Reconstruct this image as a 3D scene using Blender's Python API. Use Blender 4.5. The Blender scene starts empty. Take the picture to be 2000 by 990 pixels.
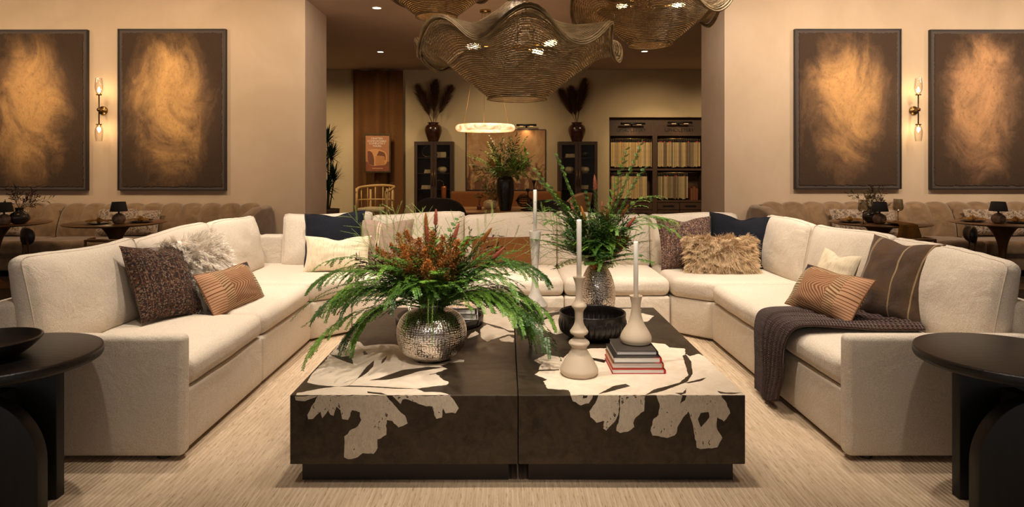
import bpy, bmesh, math, random
from mathutils import Vector, Matrix, Euler, noise
C = bpy.context.scene.collection
PI = math.pi
random.seed(7)
F = 1250.0; CX = 988.0; CY = 324.0; H = 1.45

def P(x, y, Y):                      # point seen at pixel (x, y) at distance Y
    return Vector(((x-CX)*Y/F, Y, H-(y-CY)*Y/F))
def PZ(x, y, z):                     # point seen at pixel (x, y) on the level plane z
    Y = F*(H-z)/(y-CY)
    return Vector(((x-CX)*Y/F, Y, z))

# ---------------------------------------------------------------- materials
class S:
    def __init__(s, nt, sock): s.nt = nt; s.s = sock
    def _m(s, op, *a): return s.nt.math(op, s, *a)
    def __add__(s, o): return s._m('ADD', o)
    def __radd__(s, o): return s._m('ADD', o)
    def __sub__(s, o): return s._m('SUBTRACT', o)
    def __rsub__(s, o): return s.nt.math('SUBTRACT', o, s)
    def __mul__(s, o): return s._m('MULTIPLY', o)
    def __rmul__(s, o): return s._m('MULTIPLY', o)
    def __truediv__(s, o): return s._m('DIVIDE', o)
    def gt(s, o): return s._m('GREATER_THAN', o)
    def lt(s, o): return s._m('LESS_THAN', o)
    def sin(s): return s._m('SINE')
    def abs(s): return s._m('ABSOLUTE')
    def frac(s): return s._m('FRACT')
    def pow(s, o): return s._m('POWER', o)

class NT:
    def __init__(s, name):
        s.m = bpy.data.materials.new(name); s.m.use_nodes = True
        s.t = s.m.node_tree; s.b = s.t.nodes['Principled BSDF']; s.o = s.t.nodes['Material Output']
        s._tc = None
    def node(s, ty, **k):
        n = s.t.nodes.new(ty)
        for a, v in k.items(): setattr(n, a, v)
        return n
    def put(s, inp, v):
        if isinstance(v, S): s.t.links.new(v.s, inp)
        elif v is not None:
            if isinstance(v, (tuple, list)) and len(v) == 3 and hasattr(inp, 'default_value') and len(inp.default_value) == 4: v = (*v, 1)
            inp.default_value = v
    def math(s, op, *a):
        n = s.node('ShaderNodeMath', operation=op)
        for i, v in enumerate(a): s.put(n.inputs[i], v)
        return S(s, n.outputs[0])
    def tc(s, w='Object'):
        if not s._tc: s._tc = s.node('ShaderNodeTexCoord')
        return S(s, s._tc.outputs[w])
    def map(s, v, scale=(1,1,1), rot=(0,0,0), loc=(0,0,0)):
        n = s.node('ShaderNodeMapping'); s.put(n.inputs['Vector'], v)
        n.inputs['Scale'].default_value = scale; n.inputs['Rotation'].default_value = rot; n.inputs['Location'].default_value = loc
        return S(s, n.outputs[0])
    def sep(s, v):
        n = s.node('ShaderNodeSeparateXYZ'); s.put(n.inputs[0], v)
        return [S(s, o) for o in n.outputs]
    def comb(s, x, y, z=0.0):
        n = s.node('ShaderNodeCombineXYZ')
        for i, q in enumerate((x, y, z)): s.put(n.inputs[i], q)
        return S(s, n.outputs[0])
    def noise(s, v=None, scale=5, detail=3, rough=.5, dist=0, out=0):
        n = s.node('ShaderNodeTexNoise'); s.put(n.inputs['Vector'], v if v is not None else s.tc())
        n.inputs['Scale'].default_value = scale; n.inputs['Detail'].default_value = detail
        n.inputs['Roughness'].default_value = rough; n.inputs['Distortion'].default_value = dist
        return S(s, n.outputs[out])
    def voro(s, v=None, scale=5, rnd=1, feat='F1', out='Distance', dim='3D'):
        n = s.node('ShaderNodeTexVoronoi', feature=feat, voronoi_dimensions=dim); s.put(n.inputs['Vector'], v if v is not None else s.tc())
        n.inputs['Scale'].default_value = scale; n.inputs['Randomness'].default_value = rnd
        return S(s, n.outputs[out])
    def ramp(s, f, stops, interp='LINEAR'):
        n = s.node('ShaderNodeValToRGB'); s.put(n.inputs[0], f); r = n.color_ramp; r.interpolation = interp
        while len(r.elements) < len(stops): r.elements.new(.5)
        for e, (p, c) in zip(r.elements, stops):
            e.position = p; e.color = (*c, 1) if not isinstance(c, (int, float)) else (c, c, c, 1)
        return S(s, n.outputs[0])
    def mix(s, f, a, b, mode='MIX'):
        n = s.node('ShaderNodeMix', data_type='RGBA', blend_type=mode)
        s.put(n.inputs[0], f); s.put(n.inputs[6], a); s.put(n.inputs[7], b)
        return S(s, n.outputs[2])
    def bump(s, h, st=.3, dist=.01, nrm=None):
        n = s.node('ShaderNodeBump'); s.put(n.inputs['Height'], h); n.inputs['Strength'].default_value = st
        n.inputs['Distance'].default_value = dist
        if nrm: s.put(n.inputs['Normal'], nrm)
        return S(s, n.outputs[0])
    def out(s, color=None, rough=.6, metal=0, normal=None, spec=None, sheen=None, emit=None, estr=0, trans=0, ior=None, alpha=None, coat=None, sss=None):
        b = s.b.inputs
        s.put(b['Base Color'], color); s.put(b['Roughness'], rough); s.put(b['Metallic'], metal)
        if normal: s.put(b['Normal'], normal)
        if spec is not None: s.put(b['Specular IOR Level'], spec)
        if sheen is not None: b['Sheen Weight'].default_value = sheen; b['Sheen Roughness'].default_value = .4
        if emit is not None: s.put(b['Emission Color'], emit); s.put(b['Emission Strength'], estr)
        if trans: b['Transmission Weight'].default_value = trans
        if ior: b['IOR'].default_value = ior
        if coat: b['Coat Weight'].default_value = coat; b['Coat Roughness'].default_value = .15
        return s.m

def rgb(r, g, b):
    f = lambda c: (c/255/12.92) if c/255 <= .04045 else ((c/255+.055)/1.055)**2.4
    return (f(r), f(g), f(b))
def plain(name, col, rough=.6, metal=0, var=.12, scale=9, bump=.05, **k):
    n = NT(name); q = n.noise(scale=scale, detail=4)
    c = n.mix(n.ramp(q, [(.35, 0.0), (.65, 1.0)]), tuple(x*(1-var) for x in col), tuple(min(1, x*(1+var)) for x in col))
    return n.out(c, rough, metal, n.bump(n.noise(scale=scale*12, detail=2), bump, .002), **k)
def fabric(name, c1, c2, scale=260, bump=.5, rough=.95, sheen=.15, fold=0):
    n = NT(name); q = n.noise(scale=scale, detail=2, rough=.7); w = n.noise(scale=6, detail=3)
    c = n.mix(n.ramp(q, [(.38, 0.0), (.62, 1.0)]), c1, c2)
    c = n.mix(n.ramp(w, [(.3, 0.0), (.7, .18)]), c, c1)
    nb = n.bump(q, bump, .004)
    if fold: nb = n.bump(n.noise(scale=7, detail=4, rough=.6, dist=.6), fold, .02, nb)
    return n.out(c, rough, 0, nb, sheen=sheen, spec=.2)
def wood(name, c1, c2, rough=.45, scale=(1, 12, 12), bump=.1, **k):
    n = NT(name); v = n.map(n.tc(), scale)
    q = n.noise(v, 4, 5, .6, .8)
    return n.out(n.mix(n.ramp(q, [(.3, 0.0), (.7, 1.0)]), c1, c2), rough, 0, n.bump(q, bump, .003), **k)

# ---------------------------------------------------------------- mesh builder
class MB:
    def __init__(s): s.v = []; s.f = []; s.uv = []; s.mi = []; s.flat = set()
    def add(s, vs, fs, uv=None, flat=False, mi=0):
        o = len(s.v); s.v += [tuple(p) for p in vs]
        s.uv += list(uv) if uv else [(0, 0)]*len(vs)
        for f in fs:
            if flat: s.flat.add(len(s.f))
            s.f.append([i+o for i in f]); s.mi.append(mi)
        return s
    def xf(s, M):
        s.v = [tuple(M @ Vector(p)) for p in s.v]; return s
    def box(s, x0, x1, y0, y1, z0, z1, mi=0):
        vs = [(x, y, z) for z in (z0, z1) for y in (y0, y1) for x in (x0, x1)]
        return s.add(vs, [(0,2,3,1),(4,5,7,6),(0,1,5,4),(2,6,7,3),(0,4,6,2),(1,3,7,5)], flat=True, mi=mi)
    def bar(s, a, b, w, d, up=(0,0,1)):
        a = Vector(a); b = Vector(b); t = (b-a).normalized(); u = Vector(up)
        if abs(t.dot(u)) > .95: u = Vector((0,1,0))
        x = t.cross(u).normalized()*w/2; y = x.cross(t).normalized()*d/2
        vs = [p+sx*x+sy*y for p in (a, b) for sy in (-1, 1) for sx in (-1, 1)]
        return s.add(vs, [(0,2,3,1),(4,5,7,6),(0,1,5,4),(2,6,7,3),(0,4,6,2),(1,3,7,5)], flat=True)
    def tube(s, pts, r, n=8, closed=False, cap=True):
        pts = [Vector(p) for p in pts]; m = len(pts); vs = []; fs = []
        rr = r if isinstance(r, (list, tuple)) else [r]*m
        u = None
        for i, p in enumerate(pts):
            t = (pts[(i+1) % m]-pts[i-1]) if closed else (pts[min(i+1, m-1)]-pts[max(i-1, 0)])
            if t.length < 1e-9: t = Vector((0, 0, 1))
            t.normalize()
            if u is None: u = t.orthogonal().normalized()
            u = (u - t*u.dot(t));
            if u.length < 1e-6: u = t.orthogonal()
            u.normalize(); w = t.cross(u)
            for k in range(n):
                a = 2*PI*k/n; vs.append(p+(u*math.cos(a)+w*math.sin(a))*rr[i])
        for i in range(m if closed else m-1):
            for k in range(n):
                a = i*n+k; b = i*n+(k+1) % n; j = (i+1) % m
                fs.append((a, b, j*n+(k+1) % n, j*n+k))
        if cap and not closed: fs.append(tuple(range(n))[::-1]); fs.append(tuple((m-1)*n+k for k in range(n)))
        return s.add(vs, fs)
    def lathe(s, prof, n=48, c=(0, 0, 0), smooth=0, rf=None, uvr=(1, 1)):
        if smooth: prof = catmull(prof, smooth)
        vs = []; fs = []; uv = []; m = len(prof); L = [0]
        for i in range(1, m): L.append(L[-1]+math.hypot(prof[i][0]-prof[i-1][0], prof[i][1]-prof[i-1][1]))
        for i, (r, z) in enumerate(prof):
            for k in range(n+1):
                a = 2*PI*k/n; q = r*(rf(a, z) if rf else 1)
                vs.append((c[0]+q*math.cos(a), c[1]+q*math.sin(a), c[2]+z)); uv.append((k/n*uvr[0], L[i]*uvr[1]))
        for i in range(m-1):
            for k in range(n):
                a = i*(n+1)+k; fs.append((a, a+1, a+n+2, a+n+1))
        return s.add(vs, fs, uv)
    def grid(s, fn, nu, nv, closed_u=False):
        vs = []; uv = []
        for j in range(nv+1):
            for i in range(nu+1):
                vs.append(fn(i/nu, j/nv)); uv.append((i/nu, j/nv))
        fs = [(j*(nu+1)+i, j*(nu+1)+i+1, (j+1)*(nu+1)+i+1, (j+1)*(nu+1)+i) for j in range(nv) for i in range(nu)]
        return s.add(vs, fs, uv)
    def rbox(s, w, d, h, r, c=(0, 0, 0), m=8, k=3, crown=(0, 0, 0), nz=0, seed=0, dfn=None):
        """soft-edged block centred on c; crown bulges the faces"""
        D = (w/2, d/2, h/2); ax = []
        for L in D:
            rr = min(r, L*.98)
            a = [-L+rr*(1-math.cos(PI/2*i/k)) if False else -L+rr*i/k for i in range(k)]
            a += [-(L-rr)+2*(L-rr)*i/m for i in range(m+1)]
            a += [L-rr+rr*(i+1)/k for i in range(k)]
            ax.append(a)
        idx = {}; vs = []; fs = []
        n = [len(a) for a in ax]
        def vid(i, j, l):
            key = (i, j, l)
            if key not in idx:
                p = Vector((ax[0][i], ax[1][j], ax[2][l]))
                q = Vector([max(-(D[t]-min(r, D[t]*.98)), min(D[t]-min(r, D[t]*.98), p[t])) for t in range(3)])
                e = p-q
                if e.length > 1e-9:
                    sc = max(abs(e[t])/min(r, D[t]*.98) for t in range(3))
                    e = e.normalized()*min(r, min(D)*.98)*sc
                    e = Vector([e[t] for t in range(3)])
                p = q+e
                uu = [max(-1, min(1, p[t]/D[t])) for t in range(3)]
                for t in range(3):
                    if crown[t]:
                        o = [x for x in range(3) if x != t]
                        p[t] += crown[t]*uu[t]*(1-uu[o[0]]**2)*(1-uu[o[1]]**2)
                if nz:
                    nn = noise.noise_vector(p*6+Vector((seed*7.3, seed*3.1, 0)))*nz+noise.noise_vector(p*17+Vector((seed, 5, 0)))*nz*.35
                    p = p+nn
                if dfn: p = dfn(p)
                idx[key] = len(vs); vs.append(p+Vector(c))
            return idx[key]
        for j in range(n[1]-1):
            for l in range(n[2]-1):
                fs.append((vid(0, j, l), vid(0, j, l+1), vid(0, j+1, l+1), vid(0, j+1, l)))
                e = n[0]-1; fs.append((vid(e, j, l), vid(e, j+1, l), vid(e, j+1, l+1), vid(e, j, l+1)))
        for i in range(n[0]-1):
            for l in range(n[2]-1):
                fs.append((vid(i, 0, l), vid(i+1, 0, l), vid(i+1, 0, l+1), vid(i, 0, l+1)))
                e = n[1]-1; fs.append((vid(i, e, l), vid(i, e, l+1), vid(i+1, e, l+1), vid(i+1, e, l)))
        for i in range(n[0]-1):
            for j in range(n[1]-1):
                fs.append((vid(i, j, 0), vid(i, j+1, 0), vid(i+1, j+1, 0), vid(i+1, j, 0)))
                e = n[2]-1; fs.append((vid(i, j, e), vid(i+1, j, e), vid(i+1, j+1, e), vid(i, j+1, e)))
        return s.add(vs, fs)
    def prism(s, poly, z0, z1, plane='xy', bev=0, seg=3):
        """extruded polygon; plane xy -> along z, xz -> along y"""
        bm = bmesh.new()
        mk = (lambda a, b, c: (a, b, c)) if plane == 'xy' else (lambda a, b, c: (a, c, b))
        v0 = [bm.verts.new(mk(a, b, z0)) for a, b in poly]; v1 = [bm.verts.new(mk(a, b, z1)) for a, b in poly]
        bm.faces.new(v0); bm.faces.new(v1[::-1]); n = len(poly)
        for i in range(n): bm.faces.new((v0[i], v1[i], v1[(i+1) % n], v0[(i+1) % n]))
        bmesh.ops.recalc_face_normals(bm, faces=bm.faces)
        if bev: bmesh.ops.bevel(bm, geom=[e for e in bm.edges if e.calc_face_angle(0) > .5], offset=bev, segments=seg, affect='EDGES', profile=.5)
        bm.verts.index_update()
        s.add([v.co.copy() for v in bm.verts], [[v.index for v in f.verts] for f in bm.faces], flat=(bev == 0)); bm.free()
        return s
    def leaf(s, p, t, nrm, L, W, droop=0):
        """pointed leaf of four points"""
        t = t.normalized(); b = t.cross(nrm)
        if b.length < 1e-6: b = t.orthogonal()
        b.normalize(); q = p+t*L*.45
        return s.add([p, q+b*W/2, p+t*L+Vector((0, 0, -droop)), q-b*W/2], [(0, 1, 2, 3)], [(0, .5), (.5, 1), (1, .5), (.5, 0)])
    def build(s, name, mat, parent=None, smooth=True, loc=None, rot=None, kind=None):
        me = bpy.data.meshes.new(name); me.from_pydata(s.v, [], s.f)
        ul = me.uv_layers.new(name='UVMap')
        li = [l.vertex_index for l in me.loops]
        ul.data.foreach_set('uv', [c for i in li for c in s.uv[i]])
        me.polygons.foreach_set('use_smooth', [bool(smooth and i not in s.flat) for i in range(len(me.polygons))])
        for m in (mat if isinstance(mat, (list, tuple)) else [mat]): me.materials.append(m)
        if any(s.mi): me.polygons.foreach_set('material_index', s.mi)
        me.update(); me.validate()
        o = bpy.data.objects.new(name, me); C.objects.link(o)
        if parent: o.parent = parent
        if loc is not None: o.location = loc
        if rot is not None: o.rotation_euler = rot
        if kind: o['kind'] = kind
        return o

def catmull(pts, n):
    out = []; m = len(pts)
    for i in range(m-1):
        p0 = pts[max(i-1, 0)]; p1 = pts[i]; p2 = pts[i+1]; p3 = pts[min(i+2, m-1)]
        for k in range(n):
            t = k/n
            out.append(tuple(.5*((2*b)+(-a+c)*t+(2*a-5*b+4*c-d)*t*t+(-a+3*b-3*c+d)*t**3) for a, b, c, d in zip(p0, p1, p2, p3)))
    out.append(tuple(pts[-1])); return out

def empty(name, loc=(0, 0, 0), rz=0, label=None, cat=None, group=None):
    o = bpy.data.objects.new(name, None); C.objects.link(o); o.location = loc; o.rotation_euler = (0, 0, rz)
    o.empty_display_size = .1
    return tag(o, label, cat, group)
def tag(o, label=None, cat=None, group=None, kind=None):
    if label: o['label'] = label
    if cat: o['category'] = cat
    if group: o['group'] = group
    if kind: o['kind'] = kind
    return o
def copy_tree(o, parent=None):
    kids = [c for c in bpy.data.objects if c.parent == o]
    c = o.copy(); C.objects.link(c)
    if parent is not None: c.parent = parent
    for k in kids: copy_tree(k, c)
    return c
def text_mesh(name, txt, size, mat, parent, loc, rot=(PI/2, 0, 0), ext=.003, align='CENTER'):
    cu = bpy.data.curves.new(name+'_font', 'FONT'); cu.body = txt; cu.size = size; cu.extrude = ext; cu.align_x = align
    t = bpy.data.objects.new(name+'_font', cu); C.objects.link(t)
    bpy.context.view_layer.update()
    me = bpy.data.meshes.new_from_object(t.evaluated_get(bpy.context.evaluated_depsgraph_get()))
    bpy.data.objects.remove(t); me.materials.clear(); me.materials.append(mat); me.name = name
    o = bpy.data.objects.new(name, me); C.objects.link(o); o.parent = parent; o.location = loc; o.rotation_euler = rot
    return o
# ---------------------------------------------------------------- room shell
def plaster(name, a, b):
    n = NT(name); v = n.tc()
    q = n.noise(v, .9, 5, .6, .6); w = n.noise(n.map(v, (1, 1, .35)), 2.3, 6, .65, 1.2)
    c = n.mix(n.ramp(q, [(.3, 0.0), (.7, 1.0)]), a, b)
    c = n.mix(n.ramp(w, [(.45, 0.0), (.75, .35)]), c, tuple(x*.8 for x in a))
    return n.out(c, .85, 0, n.bump(w, .15, .02, n.bump(n.noise(scale=60, detail=3), .08, .004)), spec=.2)
M_wall = plaster('plaster', (.64, .50, .375), (.53, .405, .285))
M_back = plaster('back_paint', (.62, .49, .31), (.57, .445, .28))
M_ceil = plain('ceiling_paint', (.66, .50, .40), .9, var=.04, scale=2, bump=.02)
M_floor = wood('dark_floor', (.035, .025, .018), (.06, .04, .028), .5, (1, 8, 8))

YW = 9.3; YJ = 10.4; YB = 16.2; ZC = 3.88; JL = -2.916; JR = 3.178
def struct(name, mb, m): return tag(mb.build(name, m), kind='structure')
struct('floor', MB().box(-11, 11, -4, YB+1.2, -.12, 0), M_floor)
struct('ceiling', MB().box(-11, 11, -4, YB+1.2, ZC, ZC+.15), M_ceil)
struct('wall_left', MB().box(-11, JL, YW, YJ, 0, ZC), M_wall)
struct('wall_right', MB().box(JR, 11, YW, YJ, 0, ZC), M_wall)
# far wall with the swatch niche left open
NX0, NX1, NZ = (1190-CX)*YB/F, 5.05, H+(CY-229)*YB/F
struct('wall_back', MB().box(-7.5, NX0, YB, YB+.8, 0, ZC).box(NX1, 7.5, YB, YB+.8, 0, ZC).box(NX0, NX1, YB, YB+.8, NZ, ZC).box(NX0, NX1, YB+.55, YB+.8, 0, NZ), M_back)
struct('wall_back_left', MB().box(-7.7, -7.5, YJ, YB+.8, 0, ZC), M_back)
struct('wall_back_right', MB().box(7.5, 7.7, YJ, YB+.8, 0, ZC), M_back)
struct('wall_side_left', MB().box(-11.2, -11, -4, YW, 0, ZC), M_wall)
struct('wall_side_right', MB().box(11, 11.2, -4, YW, 0, ZC), M_wall)

# rug
n = NT('woven_rug'); v = n.tc()
x, y, z = n.sep(v)
rib = (x*2*PI/.022 + n.noise(v, 3, 2)*2.5).sin()
dash = n.noise(n.map(v, (55, 4, 1)), 1, 3, .6); dash2 = n.noise(n.map(v, (140, 14, 1)), 1, 2, .6)
c = n.mix(n.ramp(dash, [(.35, 0.0), (.65, 1.0)]), (.50, .375, .25), (.64, .50, .355))
c = n.mix(n.ramp(dash2, [(.58, 0.0), (.68, .7)]), c, (.26, .165, .09))
c = n.mix(n.ramp(rib, [(0.0, .22), (.45, 0.0)]), c, (.42, .32, .22))
M_rug = n.out(c, .95, 0, n.bump(rib, .5, .006, n.bump(dash2, .4, .004)), sheen=.1, spec=.15)
mb = MB().rbox(6.1, 7.2, .016, .007, m=4, k=2)
tag(mb.build('rug', M_rug, loc=(.05, 3.6, .008)), 'large beige ribbed wool rug beneath the coffee table and sofa', 'rug')

# recessed ceiling lights
M_lamp = NT('downlight_glow').out((1, .8, .6), .5, emit=(1, .78, .52), estr=9)
M_trim = plain('white_trim', (.7, .6, .5), .5)
M_blk = plain('black_metal', (.012, .011, .010), .4, .3, var=.3)
def downlight(px, py, label):
    Y = F*(ZC-H)/(CY-py); p = Vector(((px-CX)*Y/F, Y, ZC))
    r = empty('recessed_ceiling_light', p, 0, label, 'ceiling light', 'recessed ceiling lights')
    MB().lathe([(.085, 0), (.085, -.008), (.068, -.01), (.062, -.002)], 24).build('trim_ring', M_trim, r)
    MB().lathe([(0, -.004), (.063, -.004)], 24).build('lens', M_lamp, r)
    return r
for px, py, lb in [(736, 15, 'small round ceiling light nearest the left wall corner'),
                   (743, 101, 'small round ceiling light above the brown curtain panel'),
                   (1088, 100, 'small round ceiling light showing through the right side of the big woven pendant'),
                   (1259, 100, 'small round ceiling light just below the right woven pendant'),
                   (1279, 15, 'small round ceiling light seen inside the right woven pendant'),
                   (1005, 17, 'small round ceiling light beside the neck of the big woven pendant')]:
    downlight(px, py, lb)
# ---------------------------------------------------------------- sectional sofa
M_sofa = fabric('oatmeal_boucle', (.80, .71, .595), (.60, .515, .415), 230, .6, fold=.5)
M_foot = plain('black_foot', (.015, .012, .01), .5)
XL, XR, YS, YE, YC = -1.587, 1.677, 3.19, 5.21, 5.46
DEP = 1.02; ZB0, ZB1, ZS = .035, .335, .478

def cushion_mesh(w, h, t, seed, n=34):
    """loose back cushion: boxed edge, domed faces, creases pulling in from the top seam and corners"""
    rnd = random.Random(seed); a_ = rnd.uniform(-.012, .012); ph = rnd.uniform(0, 6); mb = MB()
    def outline(u, v):
        pin = .022
        x = w/2*u*(1-pin*(1-v*v)*abs(u)-.02*max(0, -v)); z = h/2*v*(1-.012*(1-u*u)*abs(v))
        z += max(0, v)**2*(a_*u+.010*math.sin(2.6*u+ph)-.012*math.exp(-(u/.5)**2)*0)
        cr = .045                                      # small corner radius
        du = max(0, abs(u)-(1-cr/(w/2)))*(w/2); dv = max(0, abs(v)-(1-cr/(h/2)))*(h/2)
        if du > 0 and dv > 0:
            m_ = max(du, dv); l = math.hypot(du, dv)
            x -= math.copysign(du-du*m_/l, u); z -= math.copysign(dv-dv*m_/l, v)
        return x, z
    def dome(u, v): return max(0, 1-abs(u)**5)**.5*max(0, 1-abs(v)**5)**.5
    def pt(u, v, s):
        x, z = outline(u, v); k = dome(u, v); T = t*(1-.16*max(0, v))
        y = s*T/2*(.34+.52*k+.14*k*(1-u*u)*(1-v*v))
        q = Vector((x*6, z*6, seed*2.3+s)); e = noise.noise(q)*.012*k
        cre = abs(noise.noise(Vector((x*16+seed, z*2.6, s*2.0))))**.6*.020*max(0, v-.35)**1.0*min(1, k*3)   # seam creases
        cre += abs(noise.noise(Vector((x*3+seed, z*18, s))))**.7*.012*max(0, abs(u)-.6)*min(1, k*3)
        return (x, y+s*(e-cre), z+noise.noise(Vector((x*13+seed, s, 0)))*.004*max(0, v)**4)
    for s in (-1, 1):
        f = lambda a, b, s=s: pt(math.copysign(abs(2*a-1)**.72, 2*a-1), math.copysign(abs(2*b-1)**.72, 2*b-1), s)
        mb.grid(f if s < 0 else (lambda a, b: f(1-a, b)), n, n)
    B = [-1+2*i/n for i in range(n)]; g = lambda c: math.copysign(abs(c)**.72, c)
    loop = [(g(c), -1) for c in B]+[(1, g(c)) for c in B]+[(-g(c), 1) for c in B]+[(-1, -g(c)) for c in B]
    m = len(loop); vs = []
    for k in range(5):
        q = k/4
        for (u, v) in loop:
            p0 = Vector(pt(u, v, -1)); p1 = Vector(pt(u, v, 1)); p = p0.lerp(p1, q); b = .014*math.sin(PI*q)
            l = Vector((u if abs(u) > .999 else 0, 0, v if abs(v) > .999 else 0))
            vs.append(p+l*b)
    mb.add(vs, [(k*m+i, k*m+(i+1) % m, (k+1)*m+(i+1) % m, (k+1)*m+i) for k in range(4) for i in range(m)])
    pipe = [pt(u, v, -1) for u, v in loop]
    return mb, pipe
def back_cushion(w, seed, parent, x, y0=.68, zb=.462, hh=.515, tilt=.17, dd=.235):
    mb, pipe = cushion_mesh(w, hh, dd, seed)
    mb.tube([Vector(p)+Vector((0, -.001, 0)) for p in pipe], .0035, 5, closed=True)
    return mb.build('back_cushion', M_sofa, parent, loc=(x, y0+dd/2+.03, zb+hh/2), rot=(-tilt, 0, 0))
def seat_cushion(w, d, parent, x, seed):
    def df(p):
        return p
    mb = MB().rbox(w-.006, d, .155, .058, m=14, k=4, crown=(.004, .012, .022), nz=.0035, seed=seed, dfn=df)
    return mb.build('seat_cushion', M_sofa, parent, loc=(x, d/2-.005, ZB1+.0775))
def foot(parent, x, y):
    MB().lathe([(0, 0), (.03, 0), (.036, .035), (0, .036)], 16).build('foot', M_foot, parent, loc=(x, y, 0))
def module(w, loc, rz, label, seed, arm=0, cw=None):
    """straight seat; width w along local x, front at local y=0; arm -1/+1 adds an arm on that side"""
    r = empty('sofa_section', loc, rz, label, 'sofa', 'sections of the cream sectional sofa')
    g = .004
    MB().rbox(w-g, DEP-.16, ZB1-ZB0, .022, (w/2, (DEP-.16)/2, (ZB0+ZB1)/2), m=6, k=3, crown=(0, .006, 0)).build('base', M_sofa, r)
    MB().rbox(w-g, .155, .765-ZB0, .035, (w/2, DEP-.0775, (ZB0+.765)/2), m=6, k=3).build('back_frame', M_sofa, r)
    seat_cushion(w, .86, r, w/2, seed)
    back_cushion((cw or w)-.006, seed+1, r, w/2)
    for fx in (.1, w-.1):
        for fy in (.1, DEP-.1): foot(r, fx, fy)
    if arm:
        t = .085; xa = -t/2-.002 if arm < 0 else w+t/2+.002
        MB().rbox(t, DEP+.02, .625-ZB0, .03, (xa, (DEP+.02)/2-.02, (ZB0+.625)/2), m=8, k=4, crown=(.008, 0, 0)).build('arm', M_sofa, r)
        foot(r, xa+(.02 if arm < 0 else -.02), .1); foot(r, xa+(.02 if arm < 0 else -.02), DEP-.12)
    return r
YM = 4.18
# left run faces +X: local x runs towards +Y
module(YM-YS, (XL, YS, 0), PI/2, 'cream sofa section with the arm beside the left black side table', 11, arm=-1)
module(YE-YM, (XL, YM, 0), PI/2, 'armless cream sofa section on the left, beneath the white fur pillow', 21)
# right run faces -X: local x runs towards -Y
module(YM-YS, (XR, YM, 0), -PI/2, 'cream sofa section with the arm beside the right black side table', 31, arm=1)
module(YE-YM, (XR, YE, 0), -PI/2, 'armless cream sofa section on the right, between throw and right corner', 41)
BX0, BX1 = -1.317, 1.407; BW = (BX1-BX0)/3
for i, lb in enumerate(['armless cream sofa section of the back run, behind the fern bouquet',
                        'armless cream sofa section of the back run, holding the rust pillow',
                        'armless cream sofa section of the back run, behind the tall silver vase']):
    module(BW, (BX0+i*BW, YC, 0), 0, lb, 51+10*i)
def corner(side, label, seed):
    """corner wedge; built for the left and mirrored for the right"""
    s = side
    fx, bx, ox = (XL, BX0, XL-DEP) if s < 0 else (XR, BX1, XR+DEP)
    oy = YC+DEP
    r = empty('sofa_corner_section', ((fx+ox)/2, (YE+oy)/2, 0), 0, label, 'sofa', 'sections of the cream sectional sofa')
    cx, cy = (fx+ox)/2, (YE+oy)/2
    L = lambda p: (p[0]-cx, p[1]-cy)
    g = .004*s
    poly = [L(q) for q in [(fx, YE+.003), (bx+g, YC), (bx+g, oy-.16), (ox-s*.16, oy-.16), (ox-s*.16, YE+.003)]]
    MB().prism(poly, ZB0, ZB1, bev=.02).build('base', M_sofa, r)
    mb = MB().prism([L(q) for q in [(fx-s*.015, YE+.006), (bx+g, YC-.02), (bx+g, oy-.17), (ox-s*.17, oy-.17), (ox-s*.17, YE+.006)]], ZB1, ZB1+.165, bev=.055, seg=5)
    o = mb.build('seat_cushion', M_sofa, r)
    MB().rbox(.155, oy-YE, .765-ZB0, .035, (L((ox-s*.0775, 0))[0], 0, (ZB0+.765)/2), m=6).build('back_frame', M_sofa, r)
    w = abs(bx-ox)-.155
    MB().rbox(w, .155, .765-ZB0, .035, (L(((bx+ox-s*.155)/2, 0))[0], L((0, oy-.0775))[1], (ZB0+.765)/2), m=6).build('back_frame', M_sofa, r)
    e = bpy.data.objects.new('tmp', None)
    # side cushion then rear cushion
    w1 = .90; w2 = .86
    c1 = back_cushion(w1, seed, r, 0); c1.location = (L((ox-s*.215, 0))[0], L((0, YE+w1/2))[1], .462+.2575); c1.rotation_euler = (-.17, 0, (PI/2 if s < 0 else -PI/2))
    c2 = back_cushion(w2, seed+3, r, 0); c2.location = (L((bx+s*w2/2, 0))[0], L((0, oy-.215))[1], .462+.2575)
    for q in [(fx+s*.1, YE+.1), (bx+s*.1, YC+.1), (ox-s*.1, oy-.1), (ox-s*.1, YE+.1), (bx+s*.1, oy-.1)]: foot(r, *L(q))
    return r
corner(-1, 'angled cream left corner section of the sofa, holding the large navy pillow', 81)
corner(1, 'angled cream corner section of the sofa, right, holding the tan fur and tweed pillows', 91)

# ---------------------------------------------------------------- pillows
def pillow_mesh(w, h, t, seed=0, pinch=.07, chop=.0, n=30, wr=.006, ex=2.6):
    mb = MB()
    for s in (-1, 1):
        def fn(a, b, s=s):
            u, v = 2*a-1, 2*b-1
            u = math.copysign(abs(u)**.8, u); v = math.copysign(abs(v)**.8, v)
            x = w/2*u*(1-pinch*(1-v*v)*abs(u)); z = h/2*v*(1-pinch*(1-u*u)*abs(v))
            k = max(0, 1-abs(u)**ex)**.62*max(0, 1-abs(v)**ex)**.62
            y = s*t/2*k
            z -= chop*math.exp(-(u/.3)**2)*max(0, v)**2.5
            z -= .02*h*(1-k)*0
            nn = noise.noise_vector(Vector((x*9, z*9, seed*3.7+s)))*wr*(.4+k)
            e = noise.noise(Vector((u*4, v*4, seed*2.1)))*wr*1.5*k
            return (x+nn.x*.5, y+s*(nn.y+e)*min(1, k*4), z+nn.z*.5)
        mb.grid(fn if s < 0 else (lambda a, b: fn(1-a, b)), n, n)
    return mb
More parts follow.
